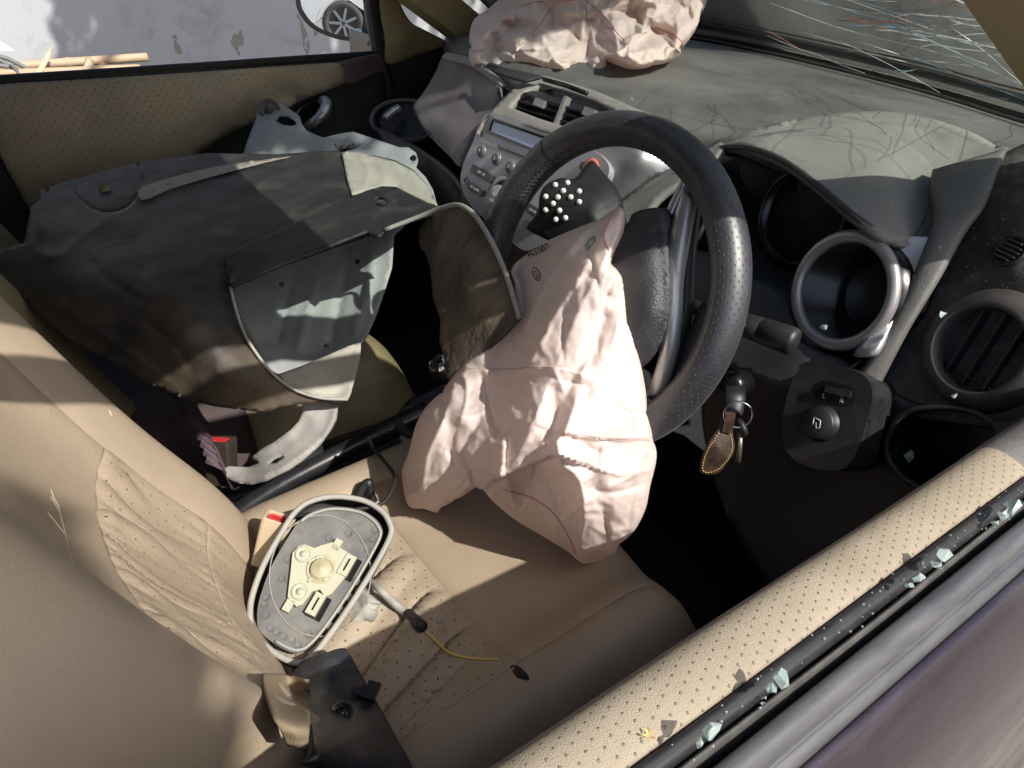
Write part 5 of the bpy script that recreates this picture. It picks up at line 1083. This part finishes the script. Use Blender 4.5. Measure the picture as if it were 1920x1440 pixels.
tubes('torn_fibres', [np.array([T(640,284,1.315),T(632+6*k,276-3*(k%3),1.31),T(628+8*k,270+4*(k%2),1.31)]) for k in range(7)], .002, M_blackr, FL, 4)
sheet('sunlit_dusty_end', [(641,285),(665,283),(700,292),(740,302),(775,320),(800,346),(820,384),(800,378),(765,361),(742,350),(716,350),(690,357),(660,364),(652,340),(646,310)], [onl(*q,.016) for q in ((641,285),(700,292),(775,320),(820,384),(742,350),(660,364),(720,320))], M_linerpale, FL, th=.003, step=5, curve=False,  # pale skin puts the sunlight on this ribbed end into its colour
  creases=[('ridge',[(672,286),(690,322),(682,352)],.010,6),('ridge',[(705,296),(722,330),(716,348)],.010,6),('ridge',[(738,304),(757,340),(750,354)],.009,6),('ridge',[(765,320),(790,362)],.008,6),('ridge',[(655,300),(720,322),(790,345)],-.004,5)], facets=[(14,.0012,.4,1.5)])
# ------------------------------------------------------------------ grey blue splash shield behind it
SH = thing('splash_shield', T(500,690,1.1), 'grey blue dusty plastic splash shield with bolt holes behind the black liner', 'splash shield')
def circ(x, y, r, n=12, sy=1): return [(x+r*math.cos(a), y+r*sy*math.sin(a)) for a in np.linspace(0,2*math.pi,n+1)[:-1]]
sh_out = [(452,300),(468,252),(480,222),(484,200),(494,188),(510,185),(524,192),(540,202),(562,218),(566,232),(574,244),(590,252),(606,258),(640,250),(662,247),(690,256),(748,276),(766,276),(780,286),(784,300),(780,314),(798,332),(812,356),(820,386),(760,420),(738,440),(734,500),(722,540),(705,590),(690,625),(675,648),(600,690),(555,715),(500,690),(455,610),(430,540),(440,400)]
sh_ctl = [(452,300,1.40),(484,200,1.46),(540,202,1.46),(574,244,1.46),(662,247,1.47),(766,276,1.44),(784,300,1.42),(820,386,1.31),(738,440,1.24),(722,540,1.18),(675,648,1.10),(555,715,1.06),(455,610,1.10),(430,540,1.14),(600,560,1.19),(600,400,1.36),(700,330,1.40)]
sh_cr = [('ridge',[(560,500),(540,560),(520,640)],-.016,6,1),('ridge',[(600,490),(580,570),(560,650)],.014,8,1),('ridge',[(660,470),(640,550),(620,640)],-.016,7,1),('ridge',[(700,450),(690,540),(665,620)],.014,8,1),('ridge',[(520,220),(500,250),(485,300)],.008,9)]
sh = sheet('panel', sh_out, sh_ctl, M_shield, SH, th=.003, step=8, curve=False, creases=sh_cr, holes=[circ(774,296,6),circ(669,490,5.5),circ(527,532,5,10),circ(610,648,4,10),[(516,226),(524,217),(540,218),(552,226),(556,232),(548,236),(530,234)]], rough=.002, rscale=.02)
shb = bvh_of(sh)
lathe('grommet', hit(shb,505,205,.002), unit(-ray(505,205)), [(.0195,-.003),(.0205,.004),(.017,.007),(.015,.004),(.008,.004),(.007,.008),(0,.008)], M_mirshell, SH, 24)
# pale strip curving down between the seats
BS = thing('plastic_strip', T(470,908,1.02), 'pale dusty curved plastic strip with a torn end between the seats', 'plastic strip')
sheet('band', [(566,752),(612,752),(634,760),(632,786),(622,806),(600,836),(570,862),(545,880),(500,902),(470,909),(440,905),(425,896),(412,884),(428,874),(466,876),(486,868),(470,858),(490,842),(515,828),(545,806),(560,790),(568,772)],
  [(566,752,1.0),(634,760,1.01),(622,806,1.0),(570,862,.985),(500,902,.985),(440,905,1.02),(412,884,1.03),(466,876,1.02),(490,842,1.01),(545,806,1.0)], M_strip, BS, th=.003, step=6, curve=False, rough=.0008, rscale=.06,
  holes=[[(502,870),(512,862),(530,853),(528,860),(515,868)]], creases=[('ridge',[(630,770),(610,815),(560,858),(500,892),(440,898)],.008,6,1),('soft',[(580,780),(560,815),(510,850)],-0.0030,12)])
stb = bvh_of(c1,c2,c3,c4,b1,b2,b3)
def on(x, y, off):
    h_ = hit(stb, x, y); return (x, y, (pj(h_)[2] if h_ is not None else .66)-off)
# ------------------------------------------------------------------ broken wing mirror on the driver's seat
MR = thing('broken_mirror', T(600,1100,.84), 'broken off grey wing mirror without glass on the driver seat', 'wing mirror')
m0 = T(600,1080,.795); mn = unit((-.14,-.45,.88))
def q_(px, py, l=0): return PL(px, py, m0, mn)+mn*l
outer = catmull([(470,1160),(474,1120),(496,1060),(530,1000),(552,966),(580,945),(625,935),(680,942),(715,962),(730,985),(732,1005),(716,1040),(690,1085),(655,1140),(620,1190),(590,1228),(565,1245),(535,1238),(500,1215),(476,1190)],5,True)
rimp = [q_(x,y,.006) for x,y in outer]; cen_ = np.mean(rimp,axis=0)
tube('rim', rimp, .0032, M_mirrim, MR, 8, closed=True)
# bowl of the housing
k = len(rimp); VB = list(rimp)
for s, d in ((1.0,-.002),(1.035,-.014),(1.02,-.03),(.90,-.05),(.55,-.066),(0.02,-.07)): VB += [cen_+(p-cen_)*s+mn*d for p in rimp]
FB = [(r*k+i, r*k+(i+1)%k, (r+1)*k+(i+1)%k, (r+1)*k+i) for r in range(6) for i in range(k)]
mesh('housing', VB, FB, M_mirshell, MR)
inner = catmull([(482,1158),(487,1122),(508,1064),(540,1008),(563,975),(590,958),(628,950),(675,956),(703,972),(716,990),(716,1006),(701,1036),(676,1080),(642,1134),(607,1183),(580,1213),(560,1224),(538,1220),(508,1202),(487,1182)],5,True)
plate = prism('backing_plate', [q_(*p,.0) for p in inner], mn, .004, M_mirgrey, MR, bevel=.0012)
tube('inner_bead', [q_(*(np.array([595,1085])+(p-np.array([595,1085]))*.965),.001) for p in inner[20:90]], .0018, M_mirrim, MR, 6)
tube('score_circle', [q_(600+100*math.cos(a)*.94+14*math.sin(a), 1080+112*math.sin(a)-20*math.cos(a),.0006) for a in np.linspace(0,6.28,60)[:-1]], .0007, M_mirrim, MR, 4, closed=True)
act = prism('actuator_plate', [q_(*p,.006) for p in [(549,1040),(560,1028),(572,1024),(590,1031),(602,1026),(625,1020),(634,1028),(650,1038),(660,1046),(656,1056),(645,1062),(640,1074),(648,1084),(622,1116),(610,1122),(600,1108),(586,1112),(568,1136),(556,1140),(546,1128),(540,1122),(546,1070)]], mn, .007, M_cream, MR, bevel=.0014)
for (x,y,r) in ((570,1043,.0088),(563,1113,.0088)):
    lathe('boss', q_(x,y,.006), mn, [(r,0),(r,.0015),(r*.8,.0018),(r*.7,.0004),(r*.42,.0006),(r*.4,.0028),(0,.0032)], M_cream, act, 22)
lathe('pivot_seat', q_(602,1071,.006), mn, [(.0150,0),(.0150,.001),(.0135,.0012),(.0115,-.0012),(.0108,.0035),(.0095,.005),(.003,.0048),(.0022,.006),(0,.006)], mat('tan_nylon',(.40,.36,.24),.5), act, 28)
for (x,y,a,b) in ((630,1047,615,1044),):
    pass
for (x,y) in ((597,1049),(616,1046),(620,1082),(582,1091),(583,1057),(612,1090)): box('lug', q_(x,y,.0072), (.0028,.0012,.0012), (unit(q_(x+10,y-8)-q_(x,y)), unit(np.cross(mn,unit(q_(x+10,y-8)-q_(x,y)))), mn), M_cream, act)
cu, = (unit(q_(660,1040)-q_(640,1075)),); cv = np.cross(mn,cu)
for (x,y) in ((650,1063),(592,1136)):
    box('clip_well', q_(x+5,y+3,.0006), (.0125,.0085,.0008), (cu,cv,mn), M_gauge, plate); c_ = box('clip', q_(x,y,.004), (.0115,.0055,.004), (cu,cv,mn), M_cream, plate, bevel=.0012)
    box('clip_slot', q_(x,y,.0082), (.007,.0009,.0004), (cu,cv,mn), M_gauge, c_)
for (x,y) in ((632,1024),(541,1138)): box('clip_small', q_(x,y,.003), (.006,.004,.003), (cu,cv,mn), M_cream, plate, bevel=.001)
for (x,y) in ((497,1133),(500,1155),(508,1178),(520,1186),(533,1193),(548,1200),(560,1210),(705,995),(700,1012),(690,1030),(540,1050),(530,1085),(618,1010),(655,1000),(668,1090),(655,1120),(640,1145),(580,1190),(620,1175),(500,1120),(585,1150)):
    lathe('moulding_pip', q_(x,y,.0), mn, [(.0042,0),(.0042,.0006),(.0034,.0006),(.0032,.0001),(0,.0001)], M_mirgrey, plate, 14)
sheet('torn_bracket', [(655,1125),(668,1100),(690,1112),(694,1130),(680,1150),(660,1165),(640,1185),(622,1200),(640,1160)], [(655,1125,.80),(690,1112,.79),(680,1150,.78),(622,1200,.775)], M_mirrim, MR, th=.018, step=6, curve=False, rough=.002, rscale=.2)
sheet('torn_shell', [(648,1160),(640,1175),(615,1195),(590,1228),(575,1240),(600,1245),(630,1215),(648,1190),(652,1170)], [(648,1160,.785),(600,1245,.78),(630,1215,.775),(575,1240,.785)], M_mirshell, MR, th=.01, step=6, curve=False)
sl_ = catmull([q_(690,1076,-.02), T(*on(715,1108,.022)), T(*on(740,1132,.012)), T(*on(765,1152,.009)), T(*on(792,1176,.009))],8)
tube('wire_sleeve', sl_, np.linspace(.0035,.0055,len(sl_)), M_mirrim, MR, 8); tube('sleeve_end', sl_[-9:]+np.array([0,0,.0006]), .0062, M_blackr, MR, 10)
wr = [hit(cbv,x,y,.002) for x,y in catmull([(790,1176),(815,1200),(840,1222),(870,1232),(905,1236),(933,1236)],5)]
tube('wire', np.array([p for p in wr if p is not None]), .0012, M_yellow, MR, 6)
# ------------------------------------------------------------------ black plastic cover lying against the backrest
BC = thing('mirror_cover', T(660,1380,.72), 'scuffed black plastic cover with a round boss on the driver seat', 'plastic cover')
bco = [(560,1245),(600,1228),(640,1215),(655,1225),(680,1270),(715,1330),(745,1385),(775,1440),(790,1500),(700,1520),(640,1470),(605,1440),(588,1390),(578,1330),(570,1290)]
bcs = sheet('shell', bco, [on(560,1245,0.046),on(640,1215,0.046),on(680,1270,0.038),on(745,1385,0.038),on(790,1500,0.038),on(640,1470,0.046),on(588,1390,0.051),on(570,1290,0.051),on(640,1320,0.066),on(690,1420,0.061),on(615,1260,0.061)], M_cover, BC, th=.012, step=7, curve=True, creases=[('ridge',[(600,1420),(650,1390),(710,1360)],.006,14),('soft',[(590,1320),(640,1290),(690,1290)],.006,22)])
bcb = bvh_of(bcs); bn = unit((-.2,-.35,.9)); c_ = hit(bcb,640,1337)
lathe('boss', c_, bn, [(.0085,-.004),(.0098,.003),(.0088,.004),(.0068,.001),(.004,.001),(.0034,.003),(0,.003)], M_gauge, BC, 24)
u_ = unit(hit(bcb,672,1290)-hit(bcb,660,1315)); c_ = hit(bcb,686,1306)
box('clip', c_+np.array([.006,0,.003]), (.011,.007,.006), (u_,np.cross(bn,u_),bn), M_gauge, BC, bevel=.0015); box('clip_arm', hit(bcb,678,1300)+bn*.002, (.004,.009,.003), (u_,np.cross(bn,u_),bn), M_gauge, BC, bevel=.001)
# seat belt strap
SB_ = thing('seat_belt', T(540,1400,.64), 'folded tan seat belt webbing between backrest and black cover', 'seat belt')
patch('webbing', [[T(*on(x,y,o_)) for x,y,o_ in r] for r in ([(494,1262,.060),(535,1264,.062),(577,1275,.066)],[(497,1290,.060),(540,1298,.064),(579,1310,.07)],[(515,1345,.055),(550,1350,.062),(581,1355,.07)],[(540,1400,.05),(560,1402,.058),(578,1402,.062)])], M_webbing, SB_, .0015)
# ------------------------------------------------------------------ belt buckles
def buckle(name, base, topc, w_, d_, body, label, lock):
    o = thing(name, base, label, 'buckle', 'seat belt buckles'); base, topc = np.array(base), np.array(topc); n = unit(topc-base); u = unit(lock-n*(lock@n)); v = np.cross(n,u); L_ = np.linalg.norm(topc-base)
    sec = lambda s, h: [base+n*h+u*x*s+v*y*s for x, y in rrect(w_,d_,.004,3)]
    rings = [sec(.80,0),sec(.86,L_*.3),sec(1,L_*.86),sec(1,L_*.985),sec(.93,L_),sec(.80,L_),sec(.78,L_-.006)]; k = len(rings[0]); VV = [p for r in rings for p in r]
    FF = [(i*k+j,i*k+(j+1)%k,(i+1)*k+(j+1)%k,(i+1)*k+j) for i in range(len(rings)-1) for j in range(k)]+[tuple(range(k))[::-1],tuple((len(rings)-1)*k+j for j in range(k))]
    mesh('body', VV, FF, body, o, smooth=False)
    pr = prism('release_button', [base+n*(L_-.0025)+u*(x*.74+w_*.06)+v*y*.70 for x, y in rrect(w_,d_,.003,3)], n, .006, M_red, o, bevel=.001)
    text('lettering', 'PRESS', base+n*(L_-.0023)+u*w_*.06, u, v, .007, mat('dark_red_print',(.35,.02,.02),.5), pr); return o
buckle('belt_buckle', T(*on(496,1058,.012)), T(*on(524,970,.058)), .0165, .0125, M_bucklebeige, 'beige buckle with red button between driver seat and broken mirror', unit(T(552,955,.9)-T(502,960,.9)))
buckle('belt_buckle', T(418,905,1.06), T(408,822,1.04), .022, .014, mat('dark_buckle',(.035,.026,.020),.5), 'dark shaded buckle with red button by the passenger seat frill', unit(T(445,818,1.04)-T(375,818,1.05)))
# loose black cables over the mirror
def cable(pts, r, label, m=M_blackr):
    o = thing('cable', pts[0], label, 'cable'); tube('strand', catmull(pts,8), r, m, o, 6); return o
cable([T(545,968,.835),T(600,962,.835),T(660,956,.84),T(715,945,.85),T(736,915,.87),T(738,890,.90),T(720,865,.94),T(700,840,.98),T(690,820,1.02)], .0024, 'thin black cable looping from the console over the mirror')
cable([T(672,930,.92),T(682,912,.92),T(692,905,.92),T(694,925,.925),T(700,940,.93)], .006, 'short black clip hook behind the broken mirror', M_black)
# ------------------------------------------------------------------ keys
KY = thing('key_bunch', T(1375,730,.78), 'car key with steel ring and brown leather fob hanging from the ignition', 'keys')
lathe('key_head', T(1377,748,.785), unit((-.55,-.55,-.6)), [(.011,-.012),(.0115,0),(.0095,.016),(.007,.018),(0,.018)], M_black, KY, 18, scale2=.6)
kc = T(1384,778,.765); ka, kb_ = unit(ray(1384,778)+np.array([.0,.25,.35])), None; ku, kv, _ = frame(ka)
for d in (0,.0016): tube('ring', [kc+ka*d+.0140*(math.cos(a)*ku+math.sin(a)*kv) for a in np.linspace(0,6.28,40)[:-1]], .0010, M_chrome, KY, 6, closed=True)
fo = [(1352,782),(1368,782),(1376,795),(1374,812),(1378,835),(1372,856),(1350,884),(1330,891),(1313,886),(1314,865),(1322,842),(1338,815),(1350,800)]
fobs = sheet('leather_fob', fo, [(1352,782,.775),(1376,795,.775),(1378,835,.78),(1330,891,.79),(1314,865,.788),(1345,840,.776)], M_brownfob, KY, th=.005, step=5, curve=True)
fbb = bvh_of(fobs); stitches('gold_stitching', fbb, [(1348,812),(1330,838),(1320,862),(1318,882),(1330,886),(1350,877),(1368,855),(1373,835),(1370,815)], 5.2, .6, .0005, M_gold, KY, 0)
lathe('stud', hit(fbb,1366,806), unit(-ray(1366,806)), [(.0032,0),(.0028,.0015),(0,.002)], M_chrome, KY, 12)
box('fob_loop', T(1366,792,.772), (.005,.010,.004), (ku,kv,ka), M_brownfob, KY, bevel=.002)
lathe('remote_head', T(1388,802,.778), unit((-.3,.1,-.1)), [(.010,-.003),(.011,0),(.010,.003),(0,.003)], M_black, KY, 18); tube('blade', [T(1388,812,.778),T(1387,840,.782),T(1384,866,.786)], .0028, mat('steel_blade',(.25,.22,.18),.4,metal=.8), KY, 6)
# ------------------------------------------------------------------ broken glass
def shard(p, s, label, seed):
    r_ = np.random.default_rng(seed); bm = bmesh.new()
    for q in r_.normal(size=(11,3)): bm.verts.new(tuple(np.array(p)+unit(q)*s*r_.uniform(.55,1.05)*np.array([1,.8,.75])))
    h = bmesh.ops.convex_hull(bm, input=bm.verts); bmesh.ops.delete(bm, geom=[v for v in bm.verts if not v.link_faces], context='VERTS')
    o = bm_obj('glass_shard', bm, M_shard); return tag(o, label, 'glass shard', 'tempered glass fragments')
def sillp(px, py): return AT(px, py, 'y', -.799)
for i, (x,y,s,lb) in enumerate([(1898,948,.0080,'broken glass chunk in the door slot nearest the dashboard'),(1772,1042,.0062,'glass chunk in the door slot second from the dashboard'),(1466,1272,.0058,'glass chunk in the middle of the door window slot'),(1333,1368,.0060,'glass chunk in the door slot furthest from the dashboard'),(1722,1082,.0046,'small dark glass sliver in the slot below the second chunk'),(1880,965,.0055,'glass piece touching the chunk nearest the dashboard')]):
    c_ = sillp(x,y); shard(c_, s, lb, i); shard(c_+np.array([-.006,0,-.003]), s*.7, lb.replace('chunk','splinter').replace('piece','crumb').replace('sliver','crumb')+', its smaller neighbour', 40+i)
shard(hit(cbv,824,1165,.002), .0042, 'small green glass fragment on the perforated seat panel', 61)
for i,(x,y,t_,s,lb) in enumerate([(1545,613,.815,.0055,'glass fragment at the bottom of the round gauge pod'),(1705,856,.80,.009,'glass lump lying in the pocket below the large vent'),(1766,590,.735,.006,'glass splinter on the top of the large round vent'),(1763,465,.755,.003,'tiny glass crumb on the grained rib'),(1182,185,1.16,.006,'glass crumbs on the dash beside the vent cap'),(1790,742,.70,.004,'glass crumb in the lower edge of the large vent'),(695,82,1.72,.010,'glass sliver at the foot of the far window frame')]): shard(T(x,y,t_), s, lb, 80+i)
dashb = bvh_of(*[o for o in D.children if o.name.split('.')[0] in ('dash_top','visor_lip','cluster_visor','dash_end','side_rib')])
cv_, cf_ = [], []
for i in range(240):
    x, y = (random.uniform(1180,1915), random.uniform(130,420)) if i < 130 else (random.uniform(1690,1915), random.uniform(420,640)); p = hit(dashb,x,y,.0004)
    if p is None: continue
    s = random.uniform(.0003,.0009); k = len(cv_); cv_ += [p+np.array(q)*s for q in ((1,0,0),(-.5,.8,0),(-.5,-.8,0),(0,0,1.2))]; cf_ += [(k,k+1,k+3),(k+1,k+2,k+3),(k+2,k,k+3)]
for i in range(120):
    x_ = random.uniform(-.46,.1); p = np.array([x_, random.uniform(-.801,-.786), belt(x_)-.004]); s = random.uniform(.0003,.0010); k = len(cv_); cv_ += [p+np.array(q)*s for q in ((1,0,0),(-.5,.8,0),(-.5,-.8,0),(0,0,1.2))]; cf_ += [(k,k+1,k+3),(k+1,k+2,k+3),(k+2,k,k+3)]
gc = mesh('glass_crumbs', cv_, cf_, mat('pale_glass_crumb',(.55,.60,.56),.3), smooth=False, kind='stuff'); tag(gc, 'fine glass crumbs scattered over the dashboard and the near door seal', 'glass crumbs')
# burn mark on the seat and a dry flower on the sill
bh_ = hit(cbv,972,1260,.0005); bmk = sheet('burn_hole', [(957,1250),(966,1247),(978,1253),(990,1266),(992,1274),(980,1272),(966,1266)], [(x,y,pj(hit(cbv,x,y,.0012))[2]) for x,y in ((957,1250),(978,1253),(992,1274),(966,1266))], mat('charred',(.006,.006,.006),.8,bump=1,bscale=400), None, th=.001, step=3); tag(bmk, 'small black charred spot on the beige seat cushion', 'burn mark')
FLW = thing('dry_flower', AT(1218,1382,'z',.968), 'tiny dried yellow flower on the near door sill', 'flower')
for k in range(5):
    a = k*1.26; c_ = AT(1216,1380,'z',.9685); mesh('petal', [c_, c_+.0022*np.array([math.cos(a-.3),math.sin(a-.3),.35]), c_+.003*np.array([math.cos(a),math.sin(a),.5]), c_+.0022*np.array([math.cos(a+.3),math.sin(a+.3),.35])], [(0,1,2,3)], mat('dry_petal',(.62,.42,.12),.8), FLW)
# ------------------------------------------------------------------ white car parked behind, met in the wing mirror
PC = thing('parked_car', (-8.5,1.0,0), 'white car parked behind, visible in the far wing mirror', 'car')
M_carw = mat('white_car_paint',(.75,.75,.74),.25,coat=.5)
def carside(y):
    return [(x,y*(1-.12*max(0,z-.9)),z) for x, z in [(-10.4,.35),(-10.45,.75),(-10.2,.95),(-9.6,1.40),(-8.3,1.45),(-7.4,1.02),(-6.6,.90),(-6.35,.70),(-6.35,.32),(-6.62,.30),(-6.72,.50),(-6.92,.62),(-7.12,.62),(-7.32,.50),(-7.42,.28),(-9.2,.28),(-9.3,.5),(-9.5,.62),(-9.7,.62),(-9.9,.5),(-10.0,.3)]]
bm = bmesh.new(); sides = [[bm.verts.new((x,1.0+yy,z)) for x,yy,z in carside(s*.82)] for s in (1,-1)]; n = len(sides[0])
for i in range(n): bm.faces.new((sides[0][i],sides[0][(i+1)%n],sides[1][(i+1)%n],sides[1][i]))
bm.faces.new(sides[0]); bm.faces.new(sides[1][::-1]); bmesh.ops.triangulate(bm, faces=[f for f in bm.faces if len(f.verts) > 4]); bm_obj('body', bm, M_carw, PC, bevel=.03)
for xw in (-7.02,-9.6):
    for s in (-1,1):
        c_ = (xw,1.0+s*.74,.31); wl = lathe('wheel', c_, (0,s,0), [(.29,-.10),(.31,-.06),(.31,.06),(.29,.09),(.215,.095),(.205,.06),(0,.06)], mat('tyre',(.10,.09,.08),.9), PC, 32)
        for k in range(7):
            a = k*2*math.pi/7; box('rim_spoke', np.array(c_)+np.array([.11*math.cos(a),s*.085,.11*math.sin(a)]), (.095,.018,.012), ((math.cos(a),0,math.sin(a)),(-math.sin(a),0,math.cos(a)),(0,s,0)), M_silver, wl)
box('windscreen', (-7.85,1.0,1.22), (.52,.60,.012), (unit((-.9,0,.43)),(0,1,0),unit((.43,0,.9))), mat('dark_glass',(.02,.025,.03),.08), PC)
for s in (-1,1): box('headlight', (-6.42,1.0+s*.58,.74), (.08,.16,.07), AXW, mat('clear_lamp',(.7,.7,.7),.1), PC, bevel=.02)
box('number_plate', (-6.34,1.0,.48), (.01,.25,.055), AXW, mat('plate_white',(.7,.7,.65),.5), PC)
PC.location = (-11,.42,0); PC.rotation_euler = (0,0,math.pi/2)
